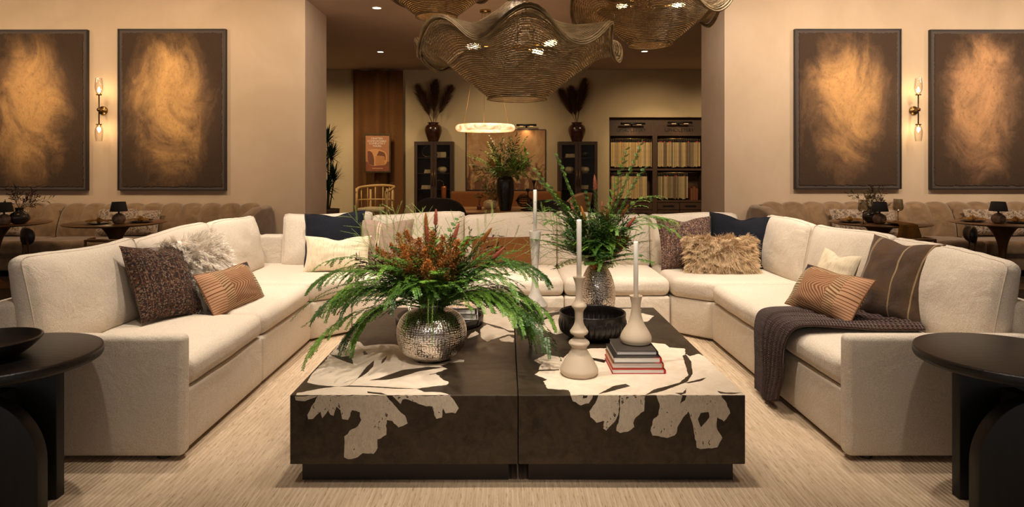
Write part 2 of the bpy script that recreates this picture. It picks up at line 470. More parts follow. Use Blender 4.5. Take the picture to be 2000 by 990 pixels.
def border(w, h, pinch, chop, y=0, off=1.0, n=24, seed=0):
    pts = []
    def at(u, v):
        x = w/2*u*(1-pinch*(1-v*v)*abs(u))*off; z = h/2*v*(1-pinch*(1-u*u)*abs(v))*off-chop*math.exp(-(u/.3)**2)*max(0, v)**2.5
        return (x, y, z)
    for i in range(n): pts.append(at(-1+2*i/n, -1))
    for i in range(n): pts.append(at(1, -1+2*i/n))
    for i in range(n): pts.append(at(1-2*i/n, 1))
    for i in range(n): pts.append(at(-1, 1-2*i/n))
    return pts
def place(o, bottom, face, tilt, h, roll=0):
    """stand a pillow on the point bottom, its front towards heading face (degrees, 0 = -Y, 90 = +X), leaning back"""
    th = math.radians(face); ti = math.radians(tilt)
    R = Matrix.Rotation(th, 4, 'Z') @ Matrix.Rotation(-ti, 4, 'X') @ Matrix.Rotation(math.radians(roll), 4, 'Y')
    o.matrix_world = Matrix.Translation(Vector(bottom)) @ R @ Matrix.Translation((0, 0, h/2))
    return o
def pillow(name, mat, w, h, t, bottom, face, tilt, label, seed, pinch=.07, chop=0, piping=None, roll=0, flange=None, group=None, n=30):
    e = empty(name, (0, 0, 0), 0, label, 'pillow', group)
    pillow_mesh(w, h, t, seed, pinch, chop, n).build('cover', mat, e)
    if piping: MB().tube(border(w, h, pinch, chop), .0045, 6, closed=True).build('piping', piping, e)
    if flange:
        a = border(w, h, pinch, chop, n=20); b = border(w, h, pinch, chop, off=1.055, n=20)
        b = [Vector(p)+Vector((0, .006*math.sin(i*1.3), 0)) for i, p in enumerate(b)]
        m = len(a); MB().add(a+b, [(i, (i+1) % m, m+(i+1) % m, m+i) for i in range(m)]).build('flange', flange, e)
        s = e.children if False else None
    place(e, bottom, face, tilt, h, roll)
    return e

# tweed
def tweed(name, dark, mid, light):
    n = NT(name); v = n.tc('UV'); x, y, z = n.sep(v)
    fx, fy = 74, 74
    ix = (x*fx); iy = (y*fy)
    wv = ((ix*PI).sin()*(iy*PI).sin())
    cell = n.voro(n.map(v, (fx*.9, fy*1.1, 1)), 1, .35, 'F1', 'Color', '2D')
    r, g, b = n.sep(cell)
    c = n.mix(n.ramp(r, [(.0, 0.0), (.55, 0.0), (.7, 1.0)]), dark, mid)
    c = n.mix(n.ramp(g, [(.80, 0.0), (.86, .8)]), c, light)
    c = n.mix(((x*13+n.noise(v, 30, 2)*.1).frac().lt(.07))*.55, c, light)
    c = n.mix(((y*11+n.noise(v, 30, 2)*.1).frac().lt(.06))*.3, c, light)
    c = n.mix(n.ramp(wv, [(-.4, .0), (0.0, .45), (.4, 0.0)]), c, tuple(q*.4 for q in dark))
    d = n.voro(n.map(v, (fx*.9, fy*1.1, 1)), 1, .35, 'F1', 'Distance', '2D')
    return n.out(c, .95, 0, n.bump(d, -.7, .006, n.bump(n.noise(v, 160, 3), .4, .003)), sheen=.1, spec=.15)
M_tweed = tweed('brown_tweed', (.026, .018, .018), (.10, .042, .024), (.24, .165, .11))
M_tweed2 = tweed('mauve_brown_tweed', (.055, .035, .035), (.17, .08, .05), (.36, .26, .19))
M_navy = fabric('navy_linen', (.007, .008, .013), (.014, .016, .025), 200, .3, fold=.3, sheen=.0)
M_nedge = plain('navy_edge', (.008, .009, .014), .9)
M_rust = fabric('rust_velvet', (.20, .075, .018), (.13, .045, .012), 150, .3, sheen=.4, fold=.3)

def slub(name, base, streaks):
    n = NT(name); v = n.tc('UV')
    a = n.noise(n.map(v, (60, 5, 1)), 1, 3, .7); b = n.noise(n.map(v, (26, 2.2, 1)), 1, 4, .7)
    c = n.mix(n.ramp(a, [(.5, 0.0), (.72, .8)]), base, streaks)
    c = n.mix(n.ramp(b, [(.60, 0.0), (.75, .6)]), c, tuple(q*.55 for q in streaks))
    return n.out(c, .95, 0, n.bump(a, .5, .004), sheen=.1, spec=.15)
M_slub = slub('cream_slub', (.78, .68, .50), (.52, .40, .25))
def striped(name, base, c2, line, xs):
    n = NT(name); v = n.tc('UV'); x, y, z = n.sep(v)
    x = x + (n.noise(v, 5, 2)-.5)*.012
    q = n.noise(n.map(v, (50, 8, 1)), 1, 3, .6); p = n.noise(v, 4, 4)
    c = n.mix(n.ramp(q, [(.35, 0.0), (.7, .35)]), base, c2); c = n.mix(n.ramp(p, [(.45, 0.0), (.7, .6)]), c, c2)
    for a in xs: c = n.mix(((x-a).abs().lt(.009))*.8, c, line)
    return n.out(c, .92, 0, n.bump(n.noise(v, 190, 2), .3, .003, n.bump(n.noise(v, 6, 4, .6, .5), .3, .02)), sheen=.2, spec=.15)
M_stripe = striped('brown_striped_linen', (.085, .055, .042), (.15, .085, .035), (.42, .30, .16), (.17, .20, .60, .88))
M_mauve = striped('mauve_striped_linen', (.38, .27, .22), (.30, .20, .15), (.68, .55, .38), (.40, .44))
# geometric lumbar: line blocks turning into chevrons, dark corners
n = NT('line_block_weave'); v = n.tc('UV'); x, y, z = n.sep(v)
yy = (y-.5).abs()
st1 = (y*17).frac().lt(.24)                                        # bars on the tan end
ch = ((x*1.0+yy*.62)*25).frac().lt(.5)                             # chevrons
ch2 = ((x*.35-y*1.0)*20).frac().lt(.45)                            # slanted lines
ch3 = (y*24).frac().lt(.45)
c1 = n.mix(st1, (.50, .285, .165), (.15, .055, .022))
c2 = n.mix(ch, (.42, .24, .13), (.19, .075, .035))
c3 = n.mix(ch2, (.48, .32, .18), (.17, .075, .035))
c4 = n.mix(ch3, (.50, .37, .20), (.10, .07, .045))
f = n.mix(x.gt(.235), c1, c3)
f = n.mix(n.math('MULTIPLY', x.gt(.38), yy.lt(.36)), f, c2)
f = n.mix((x-yy*.25).gt(.76), f, c4)
f = n.mix((x*1.0+y*.55).gt(1.36), f, (.018, .022, .03))
M_geo = n.out(f, .9, 0, n.bump(n.noise(v, 170, 2), .4, .004), sheen=.1, spec=.15)
n = NT('line_block_weave_mirrored'); v = n.tc('UV'); x, y, z = n.sep(v); x = 1-x
yy = (y-.5).abs()
c1 = n.mix((y*17).frac().lt(.24), (.50, .285, .165), (.15, .055, .022)); c2 = n.mix(((x*1.0+yy*.62)*25).frac().lt(.5), (.42, .24, .13), (.19, .075, .035))
c3 = n.mix(((x*.35-y*1.0)*20).frac().lt(.45), (.48, .32, .18), (.17, .075, .035)); c4 = n.mix((y*24).frac().lt(.45), (.50, .37, .20), (.10, .07, .045))
f = n.mix(x.gt(.235), c1, c3); f = n.mix(n.math('MULTIPLY', x.gt(.38), yy.lt(.36)), f, c2)
f = n.mix((x-yy*.25).gt(.76), f, c4); f = n.mix((x*1.0+y*.55).gt(1.36), f, (.018, .022, .03))
M_geo2 = n.out(f, .9, 0, n.bump(n.noise(v, 170, 2), .4, .004), sheen=.1, spec=.15)
M_gpipe = plain('tan_piping', (.20, .085, .04), .9)
M_cbrown = fabric('cocoa_linen', (.10, .06, .045), (.07, .04, .03), 150, .3)

def fur_mesh(w, h, t, seed, n, L, pinch=.04, curl=.02):
    """wavy strands rooted all over a cushion"""
    rnd = random.Random(seed); mb = MB()
    for i in range(n):
        u = rnd.uniform(-1, 1); v = rnd.uniform(-1, 1); s = -1 if rnd.random() < .72 else 1
        def pt(u, v):
            x = w/2*u*(1-pinch*(1-v*v)*abs(u)); z = h/2*v*(1-pinch*(1-u*u)*abs(v))
            k = max(0, 1-abs(u)**2.6)**.62*max(0, 1-abs(v)**2.6)**.62
            return Vector((x, s*t/2*k, z))
        p = pt(u, v); e = .02
        nn = (pt(u+e if u < .9 else u, v)-pt(u-e, v)).cross(pt(u, v+e if v < .9 else v)-pt(u, v-e))
        if nn.length < 1e-9: nn = Vector((u*.5, s, v*.5))
        nn.normalize()
        if nn.y*s < 0: nn = -nn
        cl = noise.noise_vector(Vector((u*5, v*5, seed)))           # clump direction
        d = (nn*.55+Vector((cl.x*.9+u*.5, 0, cl.z*.9+v*.35-.35))).normalized()
        l = L*rnd.uniform(.6, 1.15); ph = rnd.uniform(0, 6); seg = 5; wd = rnd.uniform(.0016, .003)
        side = d.cross(Vector((rnd.uniform(-1, 1), rnd.uniform(-1, 1), rnd.uniform(-1, 1)))).normalized()
        vs = []; q = p-nn*.004
        for k in range(seg+1):
            tt = k/seg
            off = side*math.sin(ph+tt*9)*curl*.4*tt+Vector((cl.y, 0, cl.x))*.01*tt
            c = q+d*l*tt+off+Vector((0, 0, -.018*tt*tt))
            ww = wd*(1-tt*.75)
            vs += [c-side*ww, c+side*ww]
        mb.add(vs, [(2*k, 2*k+1, 2*k+3, 2*k+2) for k in range(seg)], [(0, k/seg) for k in range(seg+1) for _ in (0, 1)])
    return mb
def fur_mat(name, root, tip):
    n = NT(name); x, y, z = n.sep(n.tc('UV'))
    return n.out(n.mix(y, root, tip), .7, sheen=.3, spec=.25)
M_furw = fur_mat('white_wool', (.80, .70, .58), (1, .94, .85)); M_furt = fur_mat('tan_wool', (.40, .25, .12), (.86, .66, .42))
def fur_pillow(w, h, t, bottom, face, tilt, label, mat, seed, n=9000, L=.075, roll=0):
    e = empty('fur_pillow', (0, 0, 0), 0, label, 'pillow')
    pillow_mesh(w, h, t, seed, .04).build('cover', mat, e)
    tag(fur_mesh(w, h, t, seed, n, L).build('fur', mat, e), kind='stuff')
    place(e, bottom, face, tilt, h, roll)
ZT = .492
# left run
pillow('tweed_pillow', M_tweed, .50, .50, .19, (-2.05, 3.97, ZT+.01), 76, 27, 'dark brown tweed pillow on the left sofa run, beside the white fur pillow', 1, .09, .02, roll=7)
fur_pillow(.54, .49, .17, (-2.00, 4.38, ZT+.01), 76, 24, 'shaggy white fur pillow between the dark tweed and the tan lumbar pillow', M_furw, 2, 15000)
pillow('linen_pillow', M_cbrown, .46, .44, .12, (-2.22, 4.36, ZT), 86, 14, 'dark cocoa pillow mostly hidden behind the white fur pillow', 3, .06)
pillow('lumbar_pillow', M_geo, .60, .30, .16, (-1.80, 4.36, ZT-.005), 80, 30, 'tan and brown line-patterned lumbar pillow on the left sofa run', 4, .05, .01, M_gpipe)
# left corner
pillow('linen_pillow', M_navy, .56, .52, .17, (-1.60, 5.96, ZT+.005), -4, 14, 'large navy linen pillow in the left corner of the sofa', 5, .06, .03, flange=M_nedge, roll=-4)
pillow('lumbar_pillow', M_slub, .60, .33, .13, (-1.52, 5.74, ZT+.005), 3, 16, 'cream lumbar pillow with fine vertical streaks in front of the navy pillow', 6, .09, .03)
pillow('linen_pillow', M_mauve, .52, .48, .15, (-1.13, 5.90, ZT), -6, 17, 'mauve pillow with a cream stripe behind the fern bouquet', 7, .08, .03)
# back run
pillow('lumbar_pillow', M_rust, .60, .31, .13, (-.03, 5.98, ZT-.01), 0, 14, 'rust brown lumbar pillow at the middle of the back run', 8, .04)
# right corner
pillow('tweed_pillow', M_tweed2, .56, .50, .17, (1.70, 5.92, ZT), 10, 16, 'brown tweed pillow in the right corner, left of the tan fur pillow', 9, .09, .03)
pillow('linen_pillow', M_navy, .55, .50, .16, (2.16, 5.95, ZT+.005), -16, 14, 'navy velvet pillow in the right corner behind the tan fur pillow', 10, .07, .04, flange=M_nedge, roll=4)
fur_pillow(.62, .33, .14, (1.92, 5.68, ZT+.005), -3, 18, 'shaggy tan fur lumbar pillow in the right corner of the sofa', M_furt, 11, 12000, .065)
# right run
pillow('lumbar_pillow', M_slub, .46, .40, .12, (2.16, 4.36, ZT), -88, 20, 'cream pillow mostly hidden behind the line-patterned lumbar on the right', 12, .09, .03)
pillow('striped_pillow', M_stripe, .56, .54, .18, (2.30, 3.92, ZT+.0), -80, 20, 'large brown pillow with thin tan stripes near the right sofa arm', 13, .09, .02)
pillow('lumbar_pillow', M_geo2, .62, .31, .17, (1.94, 4.02, ZT+.03), -80, 34, 'tan and brown line-patterned lumbar pillow resting on the brown throw', 14, .05, .01, M_gpipe)

# ---------------------------------------------------------------- knitted throw
n = NT('brown_knit'); v = n.tc('UV'); x, y, z = n.sep(v)
kn = ((x*2*PI*46).sin()*((y*2*PI*95)+(x*2*PI*46).sin()*1.2).sin())
rb = (x*2*PI*46).sin()
M_knit = n.out(n.mix(n.ramp(kn, [(-.5, 0.0), (.5, 1.0)]), (.060, .028, .022), (.135, .070, .055)), .95, 0, n.bump(kn, .8, .008, n.bump(rb, .6, .006)), sheen=.3, spec=.15)
prof = catmull([(2.36, .515), (2.1, .508), (1.9, .512), (1.74, .512), (1.665, .492), (1.634, .43), (1.622, .33), (1.616, .22), (1.606, .12), (1.598, .035)], 6)
def throw(a, b):
    k = b*(len(prof)-1); i = min(int(k), len(prof)-2); t = k-i
    px, pz = [prof[i][q]*(1-t)+prof[i+1][q]*t for q in (0, 1)]
    dx, dz = prof[i+1][0]-prof[i][0], prof[i+1][1]-prof[i][1]; l = math.hypot(dx, dz); nx, nz = dz/l, -dx/l
    if nz < 0 and b < .55: nx, nz = -nx, -nz
    if b >= .55 and nx > 0: nx, nz = -nx, -nz
    y0 = 3.60+.06*b-.02*math.sin(b*7); y1 = 4.22-.10*b-.12*max(0, b-.6)
    if b > .8: y0 += (b-.8)*1.1*(.28); 
    a2 = a+.03*math.sin(a*12+b*4)
    y = y0+(y1-y0)*a2
    # bundled folds towards the near edge
    f = (.020*abs(math.sin(a*15+1.2*b))+.014*abs(math.sin(a*33+2*b)))*max(0, 1-a*1.15)**.6+.006*math.sin(a*8+b*5)
    f += .010
    zz = pz+nz*f
    if b > .9: zz += .10*(b-.9)*10*max(0, 1-a*1.5)*0 + .25*max(0, a-.45)*(b-.9)*0
    if b > .55: zz += (b-.55)*.34*max(0, (.35-a))*1.2
    return (px+nx*f, y, max(.03, zz))
mb = MB().grid(throw, 70, 90)
o = mb.build('throw_blanket', M_knit)
md = o.modifiers.new('thick', 'SOLIDIFY'); md.thickness = .012; md.offset = 0
tag(o, 'dark brown knitted throw draped over the right sofa seat down to the rug', 'blanket')
# ---------------------------------------------------------------- coffee table, two modules side by side
n = NT('oxidised_bronze'); v = n.tc()
a = n.noise(v, 7, 6, .65, .9); b = n.noise(v, 26, 5, .7, .5)
M_tab = n.out(n.mix(n.ramp(b, [(.4, 0.0), (.7, .6)]), n.mix(n.ramp(a, [(.35, 0.0), (.62, 1.0)]), (.016, .011, .007), (.045, .031, .018)), (.075, .053, .030)),
              n.ramp(a, [(.3, .30), (.7, .45)]), .25, n.bump(b, .06, .003))
M_plinth = plain('plinth_dark', (.018, .010, .007), .55)
n = NT('bleached_burl'); v = n.tc()
w = n.noise(n.map(v, (1, 1, 1)), 9, 5, .6, 1.5); s_ = n.noise(v, 75, 4, .75, .3); d = n.noise(n.map(v, (30, 30, 9)), 1, 3, .7)
c = n.mix(n.ramp(w, [(.35, 0.0), (.7, 1.0)]), (.70, .585, .45), (.81, .71, .58))
c = n.mix(n.ramp(s_, [(.60, 0.0), (.72, .5)]), c, (.46, .33, .19))
M_burl = n.out(c, .45, 0, n.bump(s_, .25, .003))
n = NT('pitted_burl'); v = n.tc()
s_ = n.noise(n.map(v, (1, 1, .5)), 70, 4, .7, .4); w = n.noise(v, 8, 3)
pit = n.ramp(s_ + w*.35, [(.80, 0.0), (.84, 1.0)])
c = n.mix(n.ramp(s_, [(.3, 0.0), (.6, 1.0)]), (.50, .43, .33), (.66, .58, .46)); c = n.mix(pit, c, (.05, .032, .018))
M_pit = n.out(c, .5, 0, n.bump(s_, .4, .004))
YT = 2.88; ZT2 = .418; XM = .055; TX0, TX1 = -.972, 1.078; TY1 = 4.67
def table_module(x0, x1, px0, px1, label):
    r = empty('coffee_table', ((x0+x1)/2, (YT+TY1)/2, 0), 0, label, 'coffee table')
    cx, cy = r.location.x, r.location.y
    q = MB().prism([(x0-cx, YT-cy), (x1-cx, YT-cy), (x1-cx, TY1-cy), (x0-cx, TY1-cy)], .107, ZT2, bev=.004, seg=2); q.build('top_block', M_tab, r, smooth=False)
    MB().box(px0-cx, px1-cx, YT+.045-cy, TY1-.045-cy, 0, .107).build('plinth', M_plinth, r)
    return r
tl = table_module(TX0, XM-.0015, -.93, .012, 'dark inlaid coffee table block left of the seam, under the fern vase')
tr = table_module(XM+.0015, TX1, .103, 1.037, 'dark inlaid coffee table block right of the seam, under books and bowl')
def rough(poly, step=.012, amp=.006, seed=0):
    out = []
    m = len(poly)
    for i in range(m):
        a = Vector(poly[i]); b = Vector(poly[(i+1) % m]); L = (b-a).length; k = max(1, int(L/step)); nn = Vector((-(b-a).y, (b-a).x)).normalized() if L > 0 else Vector((0, 0))
        for j in range(k):
            p = a+(b-a)*j/k
            e = noise.noise(Vector((p.x*45, p.y*45, seed)))*amp+noise.noise(Vector((p.x*120, p.y*120, seed)))*amp*.5
            out.append(p+nn*e*(1 if L > .03 else .4))
    return out
X = lambda pts, ox, oy, s: [(ox+x*s, oy+y*s) for x, y in pts]
def top_inlay(r, px, mat=None, th=.0012, lo=None, hi=None, name='inlay', seed=0, amp=.006):
    pts = []
    for x, y in px:
        q = PZ(x, y, ZT2); pts.append((min(hi, max(lo, q.x))-r.location.x, min(TY1, max(YT+.0005, q.y))-r.location.y))
    pts = [(min(hi-r.location.x, max(lo-r.location.x, p.x)), min(TY1-r.location.y, max(YT+.0005-r.location.y, p.y))) for p in rough(pts, seed=seed, amp=amp)]
    return MB().prism(pts, ZT2-.0005, ZT2+th).build(name, mat or M_burl, r, smooth=False)
def front_inlay(r, px, mat=None, th=.0012, name='inlay', seed=0, amp=.005):
    pts = []
    for x, y in px:
        q = P(x, y, YT); pts.append((q.x-r.location.x, min(ZT2-.0005, q.z)))
    pts = [(p.x, min(ZT2-.0005, p.y)) for p in rough(pts, seed=seed, amp=amp)]
    return MB().prism(pts, YT-th-r.location.y, YT+.0005-r.location.y, plane='xz').build(name, mat or M_pit, r, smooth=False)
A = (560, 600, .3232); B = (1000, 580, .3838); D = (740, 560, .17)
lo, hi = TX0+.002, XM-.003
top_inlay(tl, X([(120,455),(160,395),(230,330),(262,285),(310,215),(400,205),(440,210),(470,235),(560,225),(650,225),(700,240),(730,300),(800,340),(900,345),(1030,315),(1075,320),(1070,330),(980,335),(930,355),(965,372),(940,385),(830,415),(905,403),(945,440),(982,452),(965,472),(870,480),(785,493),(830,512),(930,515),(985,532),(990,545),(45,545),(60,520),(220,490),(320,479),(250,477),(170,467)], *A), lo=lo, hi=hi)
for i, c in enumerate([[(258,285),(330,300),(390,297),(402,345),(370,335),(300,308)], [(372,476),(420,440),(480,365),(530,320),(522,360),(480,402),(430,432)],
          [(500,443),(560,430),(700,380),(860,362),(945,366),(800,388),(680,425),(600,440)], [(570,342),(580,315),(605,295),(600,315),(582,337)],
          [(460,270),(472,265),(490,285),(465,290)], [(320,480),(380,475),(500,478),(660,488),(790,494),(660,494),(500,484)], [(485,511),(570,519),(605,531),(560,527),(490,520)]]):
    top_inlay(tl, X(c, *A), M_tab, .0018, lo, hi, 'crack_fill', i, .003)
front_inlay(tl, X([(190,535),(170,570),(150,600),(125,650),(130,675),(160,675),(180,650),(205,630),(215,670),(240,640),(250,622),(265,650),(285,655),(300,600),(325,620),(330,650),(335,675),(370,680),(385,655),(385,640),(395,620),(440,635),(450,680),(430,720),(380,745),(350,780),(348,905),(370,920),(430,905),(460,880),(525,885),(550,850),(550,800),(600,770),(605,680),(640,685),(675,725),(705,715),(733,700),(715,655),(690,640),(650,590),(620,560),(600,535)], *A))
front_inlay(tl, X([(640,535),(665,560),(690,585),(700,555),(750,560),(810,590),(880,600),(892,650),(905,673),(940,665),(945,610),(960,635),(1020,640),(1038,610),(1010,560),(985,535)], *A), seed=2)
front_inlay(tl, X([(50,538),(55,562),(110,565),(170,545),(185,536)], *A), seed=3, amp=.003)
top_inlay(tl, X([(1010,590),(1060,540),(1110,510),(1150,540),(1100,570),(1020,595)], *D), lo=lo, hi=hi)
top_inlay(tl, X([(1165,490),(1240,430),(1330,470),(1430,490),(1500,525),(1580,528),(1580,550),(1480,550),(1390,580),(1300,610),(1240,632),(1190,600),(1170,570)], *D), lo=lo, hi=hi)
top_inlay(tl, X([(1385,600),(1500,565),(1555,600),(1540,640),(1400,630)], *D), lo=lo, hi=hi)
top_inlay(tl, X([(1100,300),(1220,236),(1590,236),(1590,506),(1480,500),(1400,460),(1260,425),(1180,400)], *D), lo=lo, hi=hi)
lo, hi = XM+.003, TX1-.002
top_inlay(tr, X([(112,325),(170,293),(260,310),(290,285),(400,262),(470,262),(600,250),(710,233),(780,240),(800,258),(880,263),(882,290),(905,302),(950,290),(1000,305),(1028,340),(1090,370),(1120,400),(1160,460),(1200,503),(300,503),(290,475),(180,467),(160,430),(180,420),(115,395),(140,378),(240,374),(240,368),(135,370),(150,345)], *B), lo=lo, hi=hi)
for i, c in enumerate([[(868,300),(885,293),(912,330),(920,390),(893,432),(760,482),(680,500),(720,473),(850,438),(898,400),(880,340)], [(440,495),(520,453),(580,443),(602,455),(560,466),(500,482)],
          [(880,438),(990,411),(965,428),(900,440)], [(390,308),(480,322),(470,336),(410,322)], [(1045,480),(1090,488),(1190,488),(1120,496),(1060,493)], [(830,490),(870,488),(888,465),(885,490),(860,500)]]):
    top_inlay(tr, X(c, *B), M_tab, .0018, lo, hi, 'crack_fill', 10+i, .003)
front_inlay(tr, X([(298,495),(310,530),(350,550),(390,540),(412,495)], *B), seed=4)
front_inlay(tr, X([(440,495),(430,525),(395,580),(400,610),(430,640),(470,630),(465,670),(480,678),(528,625),(540,600),(546,495)], *B), seed=5)
front_inlay(tr, X([(552,495),(546,610),(530,680),(550,690),(590,685),(620,660),(620,620),(670,580),(678,495)], *B), seed=6)
front_inlay(tr, X([(735,495),(752,560),(745,600),(720,620),(705,680),(715,705),(790,715),(830,705),(845,650),(900,580),(918,640),(925,690),(940,765),(960,773),(1045,765),(1070,715),(1040,660),(1045,610),(1080,635),(1110,590),(1090,540),(1065,505),(1065,495)], *B), seed=7)
for i, c in enumerate([[(945,620),(960,590),(1000,585),(1005,610),(980,640),(960,662)], [(856,540),(868,500),(888,500),(880,525)], [(360,515),(362,498),(385,496),(380,512)]]):
    front_inlay(tr, X(c, *B), M_tab, .0018, 'crack_fill', 20+i, .003)
top_inlay(tr, [(1004,639),(1030,630),(1062,626),(1085,615),(1120,612),(1130,640),(1110,650),(1085,653),(1065,645),(1040,643),(1015,641)], lo=lo, hi=hi)
top_inlay(tr, [(1004,626),(1004,599),(1120,599),(1100,608),(1075,611),(1055,618),(1030,624)], lo=lo, hi=hi, seed=2)
top_inlay(tr, [(1180,622),(1190,605),(1225,603),(1252,604),(1250,611),(1277,617),(1265,628),(1240,630),(1200,634)], lo=lo, hi=hi, seed=3)

# ---------------------------------------------------------------- candlesticks
M_cera = plain('taupe_ceramic', (.52, .42, .31), .62, var=.04)
M_cerw = plain('chalk_ceramic', (.66, .60, .53), .75, var=.04)
M_wax = NT('white_wax').out((.95, .93, .88), .45, spec=.5)
M_wick = plain('wick', (.3, .25, .18), .9)
def candlestick(x, y, z, prof, candle, label, mat, clabel):
    r = tag(MB().lathe(prof, 64, smooth=5).build('candlestick', mat, loc=(x, y, z)), label, 'candlestick')
    zt = z+prof[-1][1] if prof[-1][0] > .001 else z+max(p[1] for p in prof)
    c = empty('taper_candle', (x, y, zt-.028), 0, clabel, 'candle')
    MB().lathe([(0, 0), (.0125, 0), (.0125, candle+.02), (.0115, candle+.026), (0, candle+.028)], 20).build('wax', M_wax, c)
    MB().tube([(0, 0, candle+.025), (.001, 0, candle+.034), (.002, 0, candle+.038)], .0012, 5).build('wick', M_wick, c)
u = .404*3.17/1250
pa = [(0, 0), (70*u, 0), (86*u, 8*u), (92*u, 24*u), (84*u, 45*u), (64*u, 80*u), (42*u, 115*u), (37*u, 132*u), (44*u, 142*u), (51*u, 152*u), (44*u, 164*u), (26*u, 178*u), (26*u, 188*u), (42*u, 200*u), (44*u, 210*u), (36*u, 222*u), (22*u, 250*u), (20*u, 290*u), (24*u, 312*u), (36*u, 328*u), (33*u, 340*u), (20*u, 362*u), (16*u, 400*u), (20*u, 440*u), (29*u, 468*u), (28*u, 471*u), (15*u, 466*u), (14*u, 445*u), (0, 443*u)]
candlestick(P(1131, 700, 3.17).x, 3.17, ZT2, pa, .285, 'tall taupe candlestick with stacked flanges standing at the front of the table', M_cera, 'white taper candle in the flanged taupe candlestick')
u = .404*3.35/1250
pb = [(0, 0), (62*u, 0), (73*u, 10*u), (75*u, 26*u), (66*u, 50*u), (46*u, 82*u), (32*u, 112*u), (24*u, 150*u), (22*u, 180*u), (26*u, 206*u), (31*u, 224*u), (29*u, 226*u), (16*u, 220*u), (14*u, 200*u), (0, 198*u)]
candlestick(P(1242, 660, 3.35).x, 3.35, .5265, pb, .285, 'short taupe flared candlestick standing on the stack of books', M_cera, 'white taper candle in the short candlestick on the books')
u = .404*4.38/1250
pc = [(0, 0), (50*u, 0), (59*u, 6*u), (56*u, 18*u), (61*u, 28*u), (56*u, 40*u), (60*u, 54*u), (60*u, 62*u), (44*u, 84*u), (30*u, 106*u), (19*u, 140*u), (15*u, 175*u), (15*u, 230*u), (20*u, 300*u), (24*u, 360*u), (29*u, 410*u), (27*u, 413*u), (13*u, 408*u), (12*u, 390*u), (0, 388*u)]
candlestick(P(1045, 600, 4.38).x, 4.38, ZT2, pc, .285, 'tall chalk white candlestick with a ringed foot at the back of the table', M_cerw, 'white taper candle in the rear chalk white candlestick')

# ---------------------------------------------------------------- hammered vases
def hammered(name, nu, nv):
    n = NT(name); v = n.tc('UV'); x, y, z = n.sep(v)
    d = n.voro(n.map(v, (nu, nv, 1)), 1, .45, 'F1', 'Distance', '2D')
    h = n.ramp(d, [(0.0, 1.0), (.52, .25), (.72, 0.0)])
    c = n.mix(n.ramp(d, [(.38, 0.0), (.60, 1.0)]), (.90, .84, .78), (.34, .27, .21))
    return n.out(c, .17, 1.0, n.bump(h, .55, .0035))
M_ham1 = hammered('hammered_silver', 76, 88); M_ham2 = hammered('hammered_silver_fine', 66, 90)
vx = P(843, 655, 3.43).x
lob = lambda a, z: 1-.035*abs(math.cos(2.5*a+.6))**10*max(0, 1-abs(z-.14)/.2)
pv = [(0, 0), (.075, 0), (.125, .022), (.168, .060), (.187, .125), (.183, .180), (.157, .228), (.112, .258), (.070, .274), (.056, .284), (.058, .293), (.052, .293), (.048, .27), (.06, .25)]
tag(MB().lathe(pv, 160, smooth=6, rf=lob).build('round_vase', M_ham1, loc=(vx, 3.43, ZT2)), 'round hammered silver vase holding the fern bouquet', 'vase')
vx2 = P(1167, 600, 4.42).x
pv = [(0, 0), (.085, 0), (.105, .03), (.120, .10), (.122, .17), (.110, .24), (.082, .31), (.055, .355), (.046, .375), (.048, .385), (.042, .385), (.04, .36)]
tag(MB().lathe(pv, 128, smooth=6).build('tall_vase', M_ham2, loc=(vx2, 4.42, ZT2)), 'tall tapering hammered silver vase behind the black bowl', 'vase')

# fluted black bowl
M_bowl = plain('black_glaze', (.007, .0045, .004), .3, var=.2)
bx = P(1157, 640, 3.87).x
r = empty('fluted_bowl', (bx, 3.87, ZT2), 0, 'black bowl with scalloped flutes round its side, on the right table block', 'bowl')
def flute(a, z):
    k = max(0, 1-abs(z-.070)/.052)
    return 1+.055*abs(math.sin(17*a))**.5*min(1, k*2.2)-.02
MB().lathe([(0, 0), (.125, 0), (.150, .008), (.172, .022), (.190, .045), (.198, .075), (.199, .105), (.202, .118), (.204, .150), (.197, .152), (.192, .145), (.188, .10), (.165, .04), (.11, .018), (0, .014)], 272, smooth=4, rf=flute).build('bowl_body', M_bowl, r)

# ---------------------------------------------------------------- books under the candlestick
M_page = NT('book_pages'); x_, y_, z_ = M_page.sep(M_page.tc()); M_page = M_page.out(M_page.mix((z_*900).frac().lt(.5), (.90, .87, .83), (.72, .70, .66)), .8)
def book(name, w, d, h, loc, rz, cover, spine, label, edge=None):
    """lies flat, its spine on local +x"""
    r = empty(name, loc, rz, label, 'book', 'hardback books stacked on the coffee table')
    MB().box(-w/2+.004, w/2-.006, -d/2+.004, d/2-.004, .003, h-.003).build('pages', M_page, r)
    MB().box(-w/2, w/2, -d/2, d/2, 0, .003).box(-w/2, w/2, -d/2, d/2, h-.003, h).build('cover', cover, r, smooth=False)
    s = [(w/2-.006, 0), (w/2, 0), (w/2+.004, h*.3), (w/2+.004, h*.7), (w/2, h), (w/2-.006, h)]
    MB().prism(s, -d/2, d/2, plane='xz').build('spine', spine, r, smooth=False)
    if edge: MB().box(w/2-.03, w/2+.001, -d/2-.0006, -d/2+.003, 0, .0031).box(w/2-.03, w/2+.001, -d/2-.0006, -d/2+.003, h-.0031, h).build('spine_cloth', edge, r, smooth=False)
    return r
M_red = plain('red_cloth', (.45, .012, .02), .6); M_ora = plain('orange_cloth', (.42, .10, .02), .6); M_blkb = plain('black_cover', (.022, .018, .016), .35); M_wht = plain('white_cover', (.68, .64, .6), .5)
M_dk = plain('charcoal_cover', (.045, .038, .034), .4)
yb = 3.17+.125; zb = ZT2+.0015
